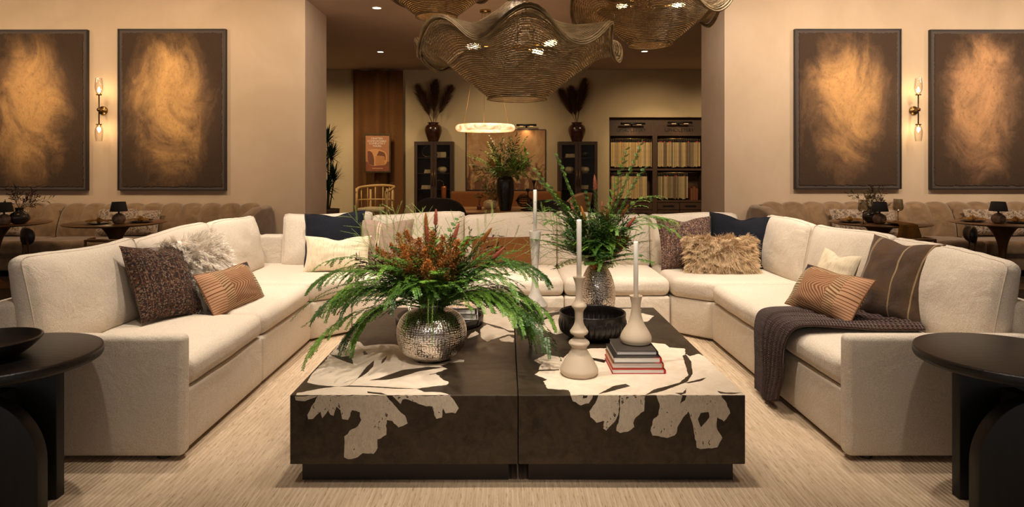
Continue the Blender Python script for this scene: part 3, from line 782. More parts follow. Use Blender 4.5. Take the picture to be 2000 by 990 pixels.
b1 = book('hardback_book', .262, .25, .024, (P(1246, 700, 3.19).x, yb, zb), 0, M_red, M_red, 'thin red hardback book at the bottom of the coffee table stack')
b2 = book('hardback_book', .252, .24, .029, (P(1245, 700, 3.19).x, yb+.003, zb+.024), 0, M_ora, M_ora, 'orange edged hardback book, second from the bottom of the stack')
b3 = book('hardback_book', .236, .245, .030, (P(1245, 700, 3.17).x, yb-.002, zb+.053), 0, M_blkb, M_red, 'black hardback book with a red spine, second from the top of the stack', M_red)
b4 = book('hardback_book', .205, .225, .023, (P(1247, 700, 3.17).x, yb+.02, zb+.083), 0, M_dk, M_blkb, 'charcoal hardback book on top of the stack, under the short candlestick')

# ---------------------------------------------------------------- round tray with magazines
tx = P(858, 620, 4.2).x
M_tray = plain('dark_tray', (.030, .022, .018), .45, var=.2)
tag(MB().lathe([(0, 0), (.27, 0), (.285, .006), (.29, .045), (.287, .052), (.277, .052), (.273, .045), (.272, .014), (0, .012)], 96).build('round_tray', M_tray, loc=(tx, 4.22, ZT2+.001)), 'low round dark tray behind the fern vase, holding magazines', 'tray')
n = NT('magazine_cover'); v = n.tc(); q = n.noise(v, 26, 3, .7); w = n.noise(n.map(v, (14, 30, 1), loc=(3, 1, 0)), 1, 3, .8)
M_mag = n.out(n.mix(n.ramp(w, [(.45, 0.0), (.55, 1.0)]), n.mix(n.ramp(q, [(.45, 0.0), (.55, 1.0)]), (.60, .50, .50), (.16, .10, .16)), (.75, .55, .35)), .25)
mx = P(897, 610, 4.2).x
for i, (cv, lb) in enumerate([(M_dk, 'dark thick book at the bottom of the stack in the round tray'), (M_wht, 'pale thick book in the middle of the stack in the round tray'), (M_dk, 'dark book below the patterned magazine in the round tray')]):
    rr = empty('thick_book', (mx, 4.22, ZT2+.0145+i*.036), .12-.06*i, lb, 'book', 'books in the round tray')
    MB().box(-.115, .108, -.14, .14, .003, .032).build('pages', M_page, rr)
    MB().box(-.12, .12, -.145, .145, 0, .003).box(-.12, .12, -.145, .145, .032, .035).box(.114, .12, -.145, .145, .003, .032).build('cover', cv, rr, smooth=False)
tag(MB().rbox(.235, .29, .006, .002, m=2, k=1).build('magazine', M_mag, loc=(mx, 4.22, ZT2+.126), rot=(0, 0, .05)), 'glossy patterned magazine topping the stack in the round tray', 'magazine')
# pale coral branch in the tray
mb = MB(); rnd = random.Random(4)
for i in range(9):
    a = rnd.uniform(0, 6.3); p = Vector((0, 0, .02)); pts = [p.copy()]; d = Vector((math.cos(a)*.6, math.sin(a)*.6, .8))
    for k in range(6):
        d += Vector((rnd.uniform(-.4, .4), rnd.uniform(-.4, .4), rnd.uniform(-.2, .3))); d.normalize(); p = p+d*.022; pts.append(p.copy())
    mb.tube(pts, [.016-.0018*k for k in range(7)], 8)
mb.lathe([(0, 0), (.04, 0), (.045, .015), (.02, .035), (0, .04)], 20)
tag(mb.build('coral_ornament', plain('pale_coral', (.78, .72, .62), .8), loc=(P(806, 620, 4.15).x, 4.15, ZT2+.013)), 'knobbly white coral ornament in the round tray, left of the vase', 'ornament')

# ---------------------------------------------------------------- side tables
M_ebony = wood('ebonised_wood', (.005, .0045, .005), (.016, .014, .014), .36, (1.2, 22, 22), .5)
M_ebleg = wood('ebonised_leg', (.006, .006, .006), (.013, .012, .012), .5, (10, 10, 1), .2)
def side_table(x, y, label, s):
    r = empty('side_table', (x, y, 0), 0, label, 'side table', None)
    R = .358
    MB().lathe([(0, .606), (R-.012, .606), (R-.004, .610), (R, .620), (R, .638), (R-.004, .648), (R-.012, .65), (0, .65)], 128).build('tabletop', M_ebony, r)
    # tall straight panel
    MB().prism([(-.205, 0), (.205, 0), (.205, .606), (-.205, .606)], .02, .07, plane='xz', bev=.004, seg=2).build('straight_panel', M_ebleg, r)
    # lower arched panel in front
    hw = .265; arc = [(hw*math.cos(t), .245+(.275)*math.sin(t)) for t in [PI*i/40 for i in range(41)]]
    MB().prism([(-hw, 0)]+[(a, b) for a, b in arc[::-1]]+[(hw, 0)], -.175, -.115, plane='xz', bev=.004, seg=2).build('arched_panel', M_ebleg, r)
    MB().box(-.03, .03, -.115, .02, 0, .5).box(-.03, .03, .07, .26, 0, .606).build('cross_panel', M_ebleg, r, smooth=False)
    return r
side_table(-2.135, 2.73, 'round black wooden side table at the left edge, carrying the black dish', -1)
side_table(2.155, 2.73, 'round black wooden side table at the right edge with an empty top', 1)
M_dish = plain('black_dish', (.012, .010, .009), .3, var=.2)
dr = tag(MB().lathe([(0, 0), (.10, 0), (.15, .022), (.19, .062), (.196, .074), (.188, .076), (.180, .068), (.14, .034), (0, .024)], 96, smooth=3).build('shallow_dish', M_dish, loc=(-2.175, 2.68, .651)), 'shallow black dish on the left side table', 'dish')
# ---------------------------------------------------------------- bouquets
def leafm(name, a, b, rough=.38):
    n = NT(name); q = n.noise(scale=6, detail=3); v = n.noise(scale=60, detail=1)
    c = n.mix(n.ramp(q, [(.35, 0.0), (.65, 1.0)]), a, b)
    c = n.mix(n.ramp(v, [(.5, 0.0), (.8, .3)]), c, tuple(min(1, x*1.7) for x in b))
    return n.out(c, rough, spec=.45)
G_fern = leafm('fern_green', (.045, .13, .017), (.11, .24, .032)); G_bright = leafm('bright_green', (.07, .20, .02), (.17, .33, .04))
G_dark = leafm('deep_green', (.022, .070, .014), (.05, .12, .025)); G_lime = leafm('asparagus_green', (.16, .26, .045), (.30, .38, .10))
G_red = leafm('dark_red_leaf', (.045, .010, .014), (.09, .02, .02)); G_olive = leafm('olive_leaf', (.07, .085, .02), (.13, .14, .035))
P_rust = leafm('rust_plume', (.32, .115, .025), (.55, .22, .05), .9); P_pink = leafm('pink_bract', (.52, .12, .09), (.60, .22, .12), .8); P_ochre = leafm('ochre_bloom', (.45, .16, .03), (.60, .26, .05), .8)
G_stem = leafm('stem_brown', (.07, .06, .02), (.12, .10, .03))

def arc_path(p0, d0, L, droop, rnd, n=14, wob=.05):
    """stem leaving p0 along d0, sagging as it goes"""
    pts = [Vector(p0)]; d = Vector(d0).normalized(); st = L/n
    for i in range(n):
        d = d+Vector((rnd.uniform(-wob, wob), rnd.uniform(-wob, wob), rnd.uniform(-wob, wob)-droop*(i/n+.15)))
        d.normalize(); pts.append(pts[-1]+d*st)
    return pts
def along(pts, t):
    k = t*(len(pts)-1); i = min(int(k), len(pts)-2); f = k-i
    return pts[i].lerp(pts[i+1], f), (pts[i+1]-pts[i]).normalized()
def pinnate(mb, pts, t0, n, L, W, rnd, ang=.9, taper=.6, plane=None, droop=.3):
    for i in range(n):
        t = t0+(1-t0)*(i+.5)/n; p, d = along(pts, t)
        side = d.cross(plane or Vector((0, 0, 1)))
        if side.length < .2: side = d.cross(Vector((0, 1, 0)))
        side.normalize(); up = side.cross(d)
        l = L*(1-taper*t)*rnd.uniform(.8, 1.1)
        for s in (-1, 1):
            v = (d*math.cos(ang)+side*s*math.sin(ang)+up*rnd.uniform(-.25, .35)-Vector((0, 0, droop))).normalized()
            mb.leaf(p, v, up, l, W*(1-.3*t))
def fern(parent, p0, d0, L, droop, mat, rnd, kind='fern', name='fern_frond', nb=13, Lb=.17, tail=1.0):
    pts = arc_path(p0, d0, L, droop, rnd); mb = MB()
    mb.tube(pts, [.0026*(1-.7*i/14) for i in range(15)], 5)
    if kind == 'simple':
        pinnate(mb, pts, .12, int(L/.008), .036, .008, rnd, .95, .55)
    elif kind == 'tail':      # soft bottlebrush tail
        n = int(L/.0045)
        for i in range(n):
            t = .1+.9*i/n; p, d = along(pts, t)
            o = d.orthogonal().normalized(); o.rotate(Matrix.Rotation(i*2.4, 3, d))
            mb.leaf(p, (o+d*.9).normalized(), d, .019*(1-.4*t), .0042)
    elif kind == 'feather':   # airy asparagus
        for i in range(nb):
            t = .2+.78*i/nb; p, d = along(pts, t); s = 1 if i % 2 else -1
            side = d.cross(Vector((0, 1, .3))).normalized()
            q = arc_path(p, d*.9+side*s*.7+Vector((0, rnd.uniform(-.3, .3), 0)), Lb*(1.1-.7*t), .01, rnd, 6)
            mb.tube(q, .0009, 3, cap=False); pinnate(mb, q, .1, 13, .016, .0024, rnd, .7, .3, droop=0)
    elif kind == 'drape':     # main stem with hanging leafy sprays
        for i in range(nb):
            t = .22+.76*i/nb; p, d = along(pts, t); s = 1 if i % 2 else -1
            side = d.cross(Vector((0, 0, 1))).normalized()
            q = arc_path(p, d*.8+side*s*.75, Lb*rnd.uniform(.7, 1.1)*(1.15-.5*t)*tail, .16, rnd, 9, .06)
            mb.tube(q, .0011, 4, cap=False); pinnate(mb, q, .06, int(19*tail), .023, .0085, rnd, 1.12, .45, droop=.12)
    else:                     # fern with flat side pinnae
        for i in range(nb*2):
            t = .15+.83*i/(nb*2); p, d = along(pts, t); s = 1 if i % 2 else -1
            side = d.cross(Vector((0, 0, 1))).normalized()
            q = arc_path(p, d*.6+side*s*.85, Lb*.62*(1.15-.85*t), .05, rnd, 6, .03)
            mb.tube(q, .0009, 3, cap=False); pinnate(mb, q, .05, 14, .018, .0066, rnd, 1.1, .4, droop=.08)
    return mb.build(name, mat, parent)
def blob(mb, p, r, rnd, n=24, l=.012, w=.007):
    for k in range(n):
        v = Vector((rnd.gauss(0, 1), rnd.gauss(0, 1), rnd.gauss(0, 1))).normalized()
        mb.leaf(Vector(p)+v*r*rnd.uniform(.2, .8), v, Vector((rnd.random(), rnd.random(), .3)), l, w)
def plume(parent, p0, d0, L, mat, rnd, name='astilbe_plume', R=.035):
    pts = arc_path(p0, d0, L, .0, rnd, 12, .03); mb = MB(); mb.tube(pts, .0022, 5)
    for i in range(26):
        t = .42+.57*i/26; p, d = along(pts, t); rr = R*math.sin(min(1, (1-t)/.45)*PI/2)
        for k in range(3):
            o = d.orthogonal().normalized(); o.rotate(Matrix.Rotation(rnd.uniform(0, 6.3), 3, d))
            blob(mb, p+o*rr*rnd.uniform(.2, 1)+d*rr*.4, .009, rnd, 16, .010, .006)
    return mb.build(name, mat, parent)
def spike(parent, p0, d0, L, rnd, name='protea_bloom', mat=None, R=.024, hl=.075):
    pts = arc_path(p0, d0, L, .0, rnd, 10, .02); st = MB().tube(pts, .003, 6)
    n = int(L*220)
    for i in range(n):
        t = .15+.68*i/n; p, d = along(pts, t); o = d.orthogonal().normalized(); o.rotate(Matrix.Rotation(i*2.4, 3, d))
        st.leaf(p, (o*.8+d).normalized(), d, .040, .007)
    f = st.build(name, G_olive, parent)
    mb = MB(); tip, d = along(pts, 1)
    for i in range(130):
        t = i/130; p = tip-d*hl*(1-t); rr = R*math.sin(PI*(.25+.72*t)); o = d.orthogonal().normalized(); o.rotate(Matrix.Rotation(i*2.4, 3, d))
        mb.leaf(p+o*rr*.2, (o*.55*(1.3-t)+d).normalized(), d, .022, .005)
    mb.build('flower_head', mat or P_pink, f)
def twig(parent, p0, d0, L, mat, rnd, name='dark_twig', n=16, leaf=.022, w=.008):
    pts = arc_path(p0, d0, L, .01, rnd, 12, .08); mb = MB(); mb.tube(pts, [.002*(1-.6*i/12) for i in range(13)], 4)
    for i in range(n):
        t = .35+.64*i/n; p, d = along(pts, t); o = d.orthogonal().normalized(); o.rotate(Matrix.Rotation(rnd.uniform(0, 6.3), 3, d))
        q = arc_path(p, o+d*.8, leaf*2.2, .0, rnd, 4, .25); mb.tube(q, .0009, 3, cap=False)
        for k in range(4): pp, dd = along(q, .3+.2*k); mb.leaf(pp, (dd+o*rnd.uniform(-.8, .8)).normalized(), o, leaf, w)
    return mb.build(name, mat, parent)

# --- fern bouquet in the round vase: px aims are directions from the neck
rnd = random.Random(12)
bq = empty('fern_bouquet', (vx, 3.43, ZT2+.285), 0, 'wide drooping bouquet of green ferns and rust plumes in the round silver vase', 'bouquet')
def aim(a, el): a = math.radians(a); el = math.radians(el); return Vector((math.cos(a)*math.cos(el), math.sin(a)*math.cos(el), math.sin(el)))
O = lambda: Vector((rnd.uniform(-.03, .03), rnd.uniform(-.03, .03), -.02))
for i in range(42):      # long drapes, mostly to the sides and front
    a = rnd.choice([180, 180, 0, 0, 200, -20, 160, 20, 180, 0, 240])+rnd.uniform(-24, 24)
    L = rnd.uniform(.54, .76); el = rnd.uniform(18, 52)
    if 205 < a % 360 < 335: L *= .5; el = rnd.uniform(58, 76)
    fern(bq, O(), aim(a, el), L, rnd.uniform(.15, .24), rnd.choice([G_fern, G_fern, G_bright, G_dark]), rnd, 'drape', 'draping_frond', 17, .20)
for i in range(44):
    a = rnd.uniform(0, 360); el = rnd.uniform(22, 74); k = 1
    if math.sin(math.radians(a)) < -.3: el = rnd.uniform(48, 78); k = .85
    fern(bq, O(), aim(a, el), rnd.uniform(.36, .58)*k, rnd.uniform(.05, .14), rnd.choice([G_fern, G_dark, G_bright]), rnd, 'fern', 'fern_frond', 12, .15)
for a, el, L, dr in [(262, 50, .50, .50), (275, 45, .55, .55), (248, 45, .42, .5), (300, 48, .62, .42), (318, 38, .66, .36), (235, 30, .62, .36), (215, 35, .75, .30), (195, 30, .8, .26), (330, 30, .75, .30), (345, 25, .7, .3), (150, 70, .42, .08), (75, 80, .45, .05), (60, 62, .4, .1), (205, 18, .68, .2)]:
    fern(bq, O(), aim(a, el), L, dr*.62, rnd.choice([G_fern, G_bright]), rnd, 'tail', 'clubmoss_tail')
for a, el, L in [(150, 52, .72), (165, 55, .66), (140, 60, .62), (170, 45, .6), (100, 75, .55), (120, 66, .6), (30, 55, .62), (15, 42, .64), (5, 35, .66), (350, 30, .62), (60, 78, .5), (200, 55, .6), (185, 60, .58)]:
    fern(bq, O(), aim(a, el), L, .02, G_lime, rnd, 'feather', 'asparagus_spray', 14, .20)
for a, el, L in [(110, 66, .46), (250, 68, .36), (280, 72, .34), (60, 60, .42), (200, 58, .42), (150, 52, .46), (300, 60, .44), (268, 54, .38), (240, 56, .40), (255, 64, .42), (290, 66, .44), (232, 66, .46), (20, 58, .42), (340, 60, .36), (215, 66, .38), (285, 60, .3), (178, 52, .42), (262, 78, .42)]:
    plume(bq, O(), aim(a, el), L*1.04, P_rust, rnd, R=.050)
for a, el, L in [(255, 84, .44), (20, 72, .46), (100, 80, .50), (60, 82, .52), (355, 42, .48), (350, 52, .54)]:
    spike(bq, O(), aim(a, el), L, rnd, mat=P_pink if rnd.random() < .6 else P_ochre)
for a, el, L in [(185, 34, .46), (175, 40, .5), (195, 42, .44), (15, 52, .52), (8, 46, .55), (25, 56, .5), (190, 28, .5), (160, 42, .48)]:
    twig(bq, O(), aim(a, el), L, G_red, rnd, 'dark_red_twig')
for i in range(10):
    fern(bq, O(), aim(rnd.uniform(0, 360), rnd.uniform(20, 65)), rnd.uniform(.22, .34), .06, G_dark, rnd, 'simple', 'leafy_sprig')
for i in range(12):
    twig(bq, O(), aim(rnd.uniform(200, 340), rnd.uniform(45, 75)), rnd.uniform(.2, .34), G_olive, rnd, 'leafy_twig', 20, .026, .010)

# --- bouquet in the tall vase
rnd = random.Random(31)
b2q = empty('wildflower_bouquet', (vx2, 4.42, ZT2+.375), 0, 'upright bouquet of greenery with pink spikes in the tall silver vase', 'bouquet')
O = lambda: Vector((rnd.uniform(-.02, .02), rnd.uniform(-.02, .02), -.02))
for a, el, L, dr in [(172, 68, .82, .03), (165, 72, .84, .0), (178, 60, .74, .06), (190, 62, .66, .05), (10, 72, .86, .02), (5, 62, .78, .04), (15, 76, .92, -.01)]:
    fern(b2q, O(), aim(a, el), L, dr, G_fern, rnd, 'fern', 'fern_frond', 14, .19)
for a, el, L, dr in [(2, 62, .72, .24), (8, 58, .70, .27), (350, 60, .68, .26), (15, 64, .74, .25), (175, 62, .56, .20), (182, 58, .52, .22), (170, 68, .58, .22), (260, 66, .34, .40), (275, 70, .36, .40), (285, 64, .33, .40), (268, 76, .42, .38), (250, 68, .34, .38), (280, 78, .42, .38)]:
    fern(b2q, O(), aim(a, el), L, dr*.75, rnd.choice([G_fern, G_bright]), rnd, 'drape', 'draping_frond', 14, .17)
for a, el, L, dr in [(265, 72, .36, .6), (275, 76, .40, .6), (258, 68, .34, .55), (285, 70, .36, .55), (270, 62, .30, .5), (180, 40, .45, .25), (190, 32, .5, .2)]:
    fern(b2q, O(), aim(a, el), L, dr*.62, G_bright, rnd, 'tail', 'clubmoss_tail')
for i in range(56):
    fern(b2q, O(), aim(rnd.uniform(0, 360), rnd.uniform(12, 80)), rnd.uniform(.30, .54), rnd.uniform(.03, .12), rnd.choice([G_fern, G_dark, G_olive]), rnd, 'fern', 'fern_frond', 11, .14)
for a, el, L in [(180, 25, .58), (185, 34, .62), (175, 18, .52), (178, 42, .66), (170, 12, .5), (5, 30, .42), (10, 20, .44), (182, 50, .6)]:
    fern(b2q, O(), aim(a, el), L, .02, G_lime, rnd, 'feather', 'asparagus_spray', 12, .16)
for a, el, L, m in [(95, 86, .60, P_pink), (140, 66, .46, P_pink), (270, 88, .42, P_pink), (40, 68, .50, P_pink), (20, 60, .46, P_ochre), (160, 74, .40, P_ochre), (300, 70, .40, P_ochre), (350, 55, .40, P_pink)]:
    spike(b2q, O(), aim(a, el), L, rnd, mat=m, R=.034, hl=.095)
for a, el, L in [(185, 40, .24), (350, 45, .26), (320, 48, .28), (5, 38, .3), (210, 50, .24), (250, 12, .12)]:
    plume(b2q, O(), aim(a, el), L, P_rust, rnd, 'rust_plume', .03)
for a, el, L in [(20, 66, .5), (10, 72, .52), (30, 62, .48), (0, 55, .5)]:
    twig(b2q, O(), aim(a, el), L, G_red, rnd, 'dark_red_twig')
for i in range(26):
    twig(b2q, O(), aim(rnd.uniform(0, 360), rnd.uniform(35, 75)), rnd.uniform(.22, .40), rnd.choice([G_olive, G_dark]), rnd, 'leafy_twig', 20, .030, .012)
# ---------------------------------------------------------------- large abstract canvases
def canvas_mat(name, seed, gold, mid):
    n = NT(name); v = n.map(n.tc('Generated'), (1, 1, 1)); x, y, z = n.sep(v)
    o = n.tc(); nv = n.map(o, (1, 1, .7), loc=(seed, seed*2, 0))
    q = n.noise(nv, 1.6, 6, .6, 1.2); w = n.noise(nv, 4.5, 7, .7, 2.0); fine = n.noise(nv, 30, 5, .7, .6)
    ex = ((x-.47)*(x-.47)*5.0 + (z-.55)*(z-.55)*3.0)
    g = n.ramp(ex+(q-.5)*2.1+(w-.5)*1.0, [(.0, 1.0), (.25, .70), (.60, .42), (1.25, .0)])
    c = n.mix(g, (.055, .032, .019), mid)
    c = n.mix(n.ramp(g*(w+.35), [(.38, 0.0), (.95, .9)]), c, gold)
    c = n.mix(n.ramp(fine, [(.52, 0.0), (.75, .5)]), c, (.035, .02, .012))
    return n.out(c, .75, 0, n.bump(w, .45, .03, n.bump(fine, .4, .006)), spec=.25)
M_frame = plain('dark_frame', (.020, .012, .009), .5); M_mat = plain('taupe_backing', (.075, .055, .048), .8, var=.05)
M_fside = wood('frame_walnut', (.05, .02, .01), (.10, .04, .02), .5)
def painting(x0, x1, z0, z1, y, label, seed, gold, mid):
    w, h = x1-x0, z1-z0; r = empty('framed_painting', ((x0+x1)/2, y, (z0+z1)/2), 0, label, 'painting', 'large brown abstract paintings')
    t = .016; d = .062
    fr = MB().box(-w/2, -w/2+t, -d, 0, -h/2, h/2).box(w/2-t, w/2, -d, 0, -h/2, h/2).box(-w/2+t, w/2-t, -d, 0, -h/2, -h/2+t).box(-w/2+t, w/2-t, -d, 0, h/2-t, h/2)
    fr.build('frame', M_frame, r, smooth=False)
    MB().box(-w/2+t, w/2-t, -.045, -.001, -h/2+t, h/2-t).build('backing', M_mat, r, smooth=False)
    a, b = w/2-.062, h/2-.058
    base = rough([(-a, -b), (a, -b), (a, b), (-a, b)], .02, .016, seed)
    MB().prism([(p[0], p[1]) for p in base], -.055, -.044, plane='xz').build('canvas', canvas_mat('painted_canvas', seed, gold, mid), r, smooth=False)
xw = lambda px, Y=9.24: (px-CX)*Y/F
painting(xw(-41), xw(169.5), 1.095, 3.42, 9.298, 'brown and gold abstract painting at the left edge of the left wall', 1.3, (.46, .26, .10), (.20, .11, .05))
painting(xw(229.5), xw(440.5), 1.095, 3.43, 9.298, 'brown and gold abstract painting right of the left wall sconce', 5.7, (.50, .29, .11), (.19, .105, .05))
painting(xw(1553), xw(1761), 1.115, 3.43, 9.298, 'brown and gold abstract painting left of the right wall sconce', 9.1, (.50, .28, .11), (.20, .11, .055))
painting(xw(1818), xw(2027), 1.11, 3.42, 9.298, 'brown and gold abstract painting at the right edge of the right wall', 13.9, (.46, .25, .12), (.21, .115, .065))

# ---------------------------------------------------------------- sconces
M_brass = plain('antique_brass', (.26, .15, .06), .35, 1.0, var=.15); M_bronze = plain('dark_bronze', (.05, .032, .02), .4, .9)
n = NT('clear_glass'); t_ = n.t; t_.nodes.remove(n.b)
tr_ = n.node('ShaderNodeBsdfTransparent'); gl_ = n.node('ShaderNodeBsdfGlossy'); gl_.inputs['Roughness'].default_value = .05; mx_ = n.node('ShaderNodeMixShader'); lw = n.node('ShaderNodeLayerWeight'); lw.inputs[0].default_value = .35
tr_.inputs[0].default_value = (.93, .92, .90, 1)
t_.links.new(lw.outputs['Facing'], mx_.inputs[0]); t_.links.new(tr_.outputs[0], mx_.inputs[1]); t_.links.new(gl_.outputs[0], mx_.inputs[2]); t_.links.new(mx_.outputs[0], n.o.inputs[0])
M_glass = n.m
n = NT('smoked_glass'); t_ = n.t; t_.nodes.remove(n.b)
tr_ = n.node('ShaderNodeBsdfTransparent'); gl_ = n.node('ShaderNodeBsdfGlossy'); gl_.inputs['Roughness'].default_value = .08; mx_ = n.node('ShaderNodeMixShader'); lw = n.node('ShaderNodeLayerWeight'); lw.inputs[0].default_value = .4
tr_.inputs[0].default_value = (.55, .53, .47, 1)
t_.links.new(lw.outputs['Facing'], mx_.inputs[0]); t_.links.new(tr_.outputs[0], mx_.inputs[1]); t_.links.new(gl_.outputs[0], mx_.inputs[2]); t_.links.new(mx_.outputs[0], n.o.inputs[0])
M_smoke = n.m
M_bulb = NT('glowing_bulb').out((1, .7, .35), .4, emit=(1, .62, .25), estr=26)
M_fil = NT('edison_filament').out((1, .6, .25), .4, emit=(1, .55, .20), estr=60)
def point(name, loc, e, col=(1, .68, .36), r=.03):
    l = bpy.data.lights.new(name, 'POINT'); l.energy = e; l.color = col; l.shadow_soft_size = r
    o = bpy.data.objects.new(name, l); C.objects.link(o); o.location = loc; return o
def sconce(px, ppx, label):
    z = H+(CY-215)*9.2/F; x = xw(px, 9.12); r = empty('wall_sconce', (x, 9.3, z), 0, label, 'sconce', 'two-armed glass sconces')
    px_ = xw(ppx, 9.26)-x
    def cyl(mb, a, b, rad, n=20): return mb.tube([a, b], rad, n)
    cyl(MB(), (px_, 0, 0), (px_, -.025, 0), .062, 32).build('wall_plate', M_brass, r)
    m = MB(); cyl(m, (px_, -.025, 0), (0, -.16, 0), .016); cyl(m, (-.018, -.175, 0), (.018, -.175, 0), .024); m.build('arm', M_brass, r)
    cyl(MB(), (0, -.175, -.215), (0, -.175, .215), .0085, 12).build('rod', M_bronze, r)
    for s in (1, -1):
        M = Matrix.Translation((0, -.175, s*.215)) @ (Matrix.Identity(4) if s > 0 else Matrix.Rotation(PI, 4, 'X'))
        MB().lathe([(0, -.01), (.036, -.01), (.038, .004), (.018, .008), (.016, .035), (0, .036)], 24).xf(M).build('lamp_holder', M_brass, r)
        MB().lathe([(.026, .006), (.044, .05), (.053, .10), (.050, .16), (.040, .235)], 32, smooth=4).xf(M).build('glass_shade', M_glass, r)
        MB().lathe([(0, .036), (.009, .04), (.016, .062), (.012, .085), (.003, .108), (0, .11)], 16, smooth=3).xf(M).build('bulb', M_bulb, r)
        point('sconce_light', r.location+Vector((0, -.175, s*.29)), 3.2)
sconce(193, 199, 'brass sconce with two clear glass shades between the left wall paintings')
sconce(1794, 1787, 'brass sconce with two clear glass shades between the right wall paintings')

# ---------------------------------------------------------------- banquettes
n = NT('brown_velvet'); v = n.tc(); q = n.noise(v, 5, 5, .6, 1.0); w = n.noise(v, 90, 2)
M_vel = n.out(n.mix(n.ramp(q, [(.3, 0.0), (.7, 1.0)]), (.15, .09, .047), (.29, .19, .11)), .8, 0, n.bump(q, .15, .02, n.bump(w, .1, .002)), sheen=.7, spec=.2)
bprof = catmull([(.60, .44), (.63, .60), (.70, .76), (.76, .84), (.82, .868), (.90, .866), (.945, .84), (.95, .6), (.95, .08)], 5)
def banquette(x0, L, label, arm=0, ztop=0):
    r = empty('banquette', (x0+L/2, 8.33, 0), 0, label, 'banquette'); nch = round(L/.29); cw = L/nch
    def fn(a, b):
        k = b*(len(bprof)-1); i = min(int(k), len(bprof)-2); t = k-i
        y, z = [bprof[i][q]*(1-t)+bprof[i+1][q]*t for q in (0, 1)]
        dy, dz = bprof[i+1][0]-bprof[i][0], bprof[i+1][1]-bprof[i][1]; l = math.hypot(dy, dz)
        u = a*L/cw; e = .050*abs(math.sin(PI*u))**.55*min(1, b*6+.3)*(1 if b < .62 else max(0, 1-(b-.62)*8))
        return (-L/2+a*L, y-dz/l*e, z+dy/l*e+ztop)
    m = MB().grid(fn, nch*10, 40); m.box(-L/2, -L/2+.01, .70, .94, .08, .82+ztop).box(L/2-.01, L/2, .70, .94, .08, .82+ztop)
    m.build('channelled_back', M_vel, r)
    ns = 1
    MB().rbox(L-.02, .70, .20, .055, (0, .36, .365), m=14, k=4, crown=(0, .01, .015), nz=.003, seed=x0).build('seat', M_vel, r)
    MB().rbox(L-.03, .62, .19, .015, (0, .35, .175), m=4, k=2).build('base', M_vel, r)
    for fx in (-L/2+.15, L/2-.15): MB().box(fx-.03, fx+.03, .08, .14, 0, .085).box(fx-.03, fx+.03, .56, .62, 0, .085).build('foot', M_foot, r, smooth=False)
    if arm:
        xa = arm*(L/2+.075)
        def df(p): 
            q = p.copy(); q.z += (.10 if p.y > 0 else .10*(1+p.y/.45))*(1 if p.z > 0 else 0)-.06*(1 if p.z > 0 else 0); return q
        MB().rbox(.145, .90, .76, .05, (xa, .50, .46+ztop/2), m=8, k=4, dfn=df).build('arm', M_vel, r)
    return r
banquette(-9.20, 2.91, 'brown velvet channel-back banquette section at the left edge of the photo')
banquette(-6.28, 2.76, 'brown velvet channel-back banquette section ending in an arm, under the left painting', 1)
banquette(3.66, 2.64, 'brown velvet channel-back banquette section starting with an arm, under the right painting', -1, .02)
banquette(6.31, 2.9, 'brown velvet channel-back banquette section at the right edge of the photo', 0, .02)
n = NT('crackled_cream_weave'); v = n.tc('UV'); q = n.noise(n.map(v, (1.6, 1, 1)), 9, 6, .7, 1.6)
M_crk = n.out(n.mix(n.ramp(q, [(.46, 0.0), (.52, 1.0), (.58, 1.0), (.66, .2)]), (.13, .085, .06), (.42, .33, .25)), .9, sheen=.2)
def bpil(px, py, w, h, label, seed, face=0, Y=8.98):
    p = P(px, py, Y-.12); pillow('lumbar_pillow', M_crk, w, h, .16, (p.x, Y-.16, .492), face, 18, label, seed, .04, group='mottled pillows on the banquettes', n=16)
bpil(225, 425, .50, .38, 'mottled cream and brown pillow behind the black lamp on the left table', 21, 4)
bpil(277, 425, .48, .36, 'mottled cream and brown pillow right of the black lamp on the left table', 22, -3)
bpil(14, 425, .50, .36, 'mottled cream and brown pillow on the banquette at the left edge of the photo', 23)
bpil(1668, 425, .62, .38, 'mottled cream and brown pillow behind the dried flowers on the right table', 24)
bpil(1722, 428, .44, .36, 'mottled cream and brown pillow between the flowers and the upright wine glass', 25)
bpil(1938, 425, .72, .38, 'mottled cream and brown pillow behind the black lamp at the right edge', 26)
bpil(2010, 428, .5, .36, 'mottled cream and brown pillow at the right edge of the photo', 27)

# ---------------------------------------------------------------- tulip tables and what stands on them
M_wal = wood('walnut_top', (.12, .055, .022), (.19, .09, .038), .35, (1.5, 14, 14), .05, coat=.2)
M_tul = plain('bronze_pedestal', (.17, .09, .035), .35, .6, var=.12)
def tulip(x, y, R, label):
    r = empty('pedestal_table', (x, y, 0), 0, label, 'table', 'round pedestal tables by the banquettes')
    MB().lathe([(0, .738), (R-.06, .738), (R-.01, .750), (R, .756), (R-.004, .760), (0, .760)], 72).build('tabletop', M_wal, r)
    MB().lathe([(0, .0), (.28, 0), (.285, .008), (.20, .022), (.09, .05), (.048, .12), (.038, .25), (.040, .40), (.058, .52), (.095, .62), (.15, .70), (.20, .738), (0, .738)], 48, smooth=4).build('pedestal', M_tul, r)
T1 = (xw(14, 7.9), 7.72); T2 = (xw(228, 7.8), 7.78); T3 = (xw(1712, 7.85), 7.80); T4 = (xw(1952, 7.85), 7.80)
tulip(*T1, .575, 'round wooden pedestal table cut by the left edge of the photo'); tulip(*T2, .56, 'round wooden pedestal table under the second lamp from the left edge')
tulip(*T3, .56, 'round wooden pedestal table with wine glasses and dried flowers'); tulip(*T4, .56, 'round wooden pedestal table nearest the right edge of the photo')
M_shade = plain('black_shade', (.014, .012, .013), .8); M_stone = plain('mottled_stone', (.20, .13, .09), .4, var=.5, scale=30)
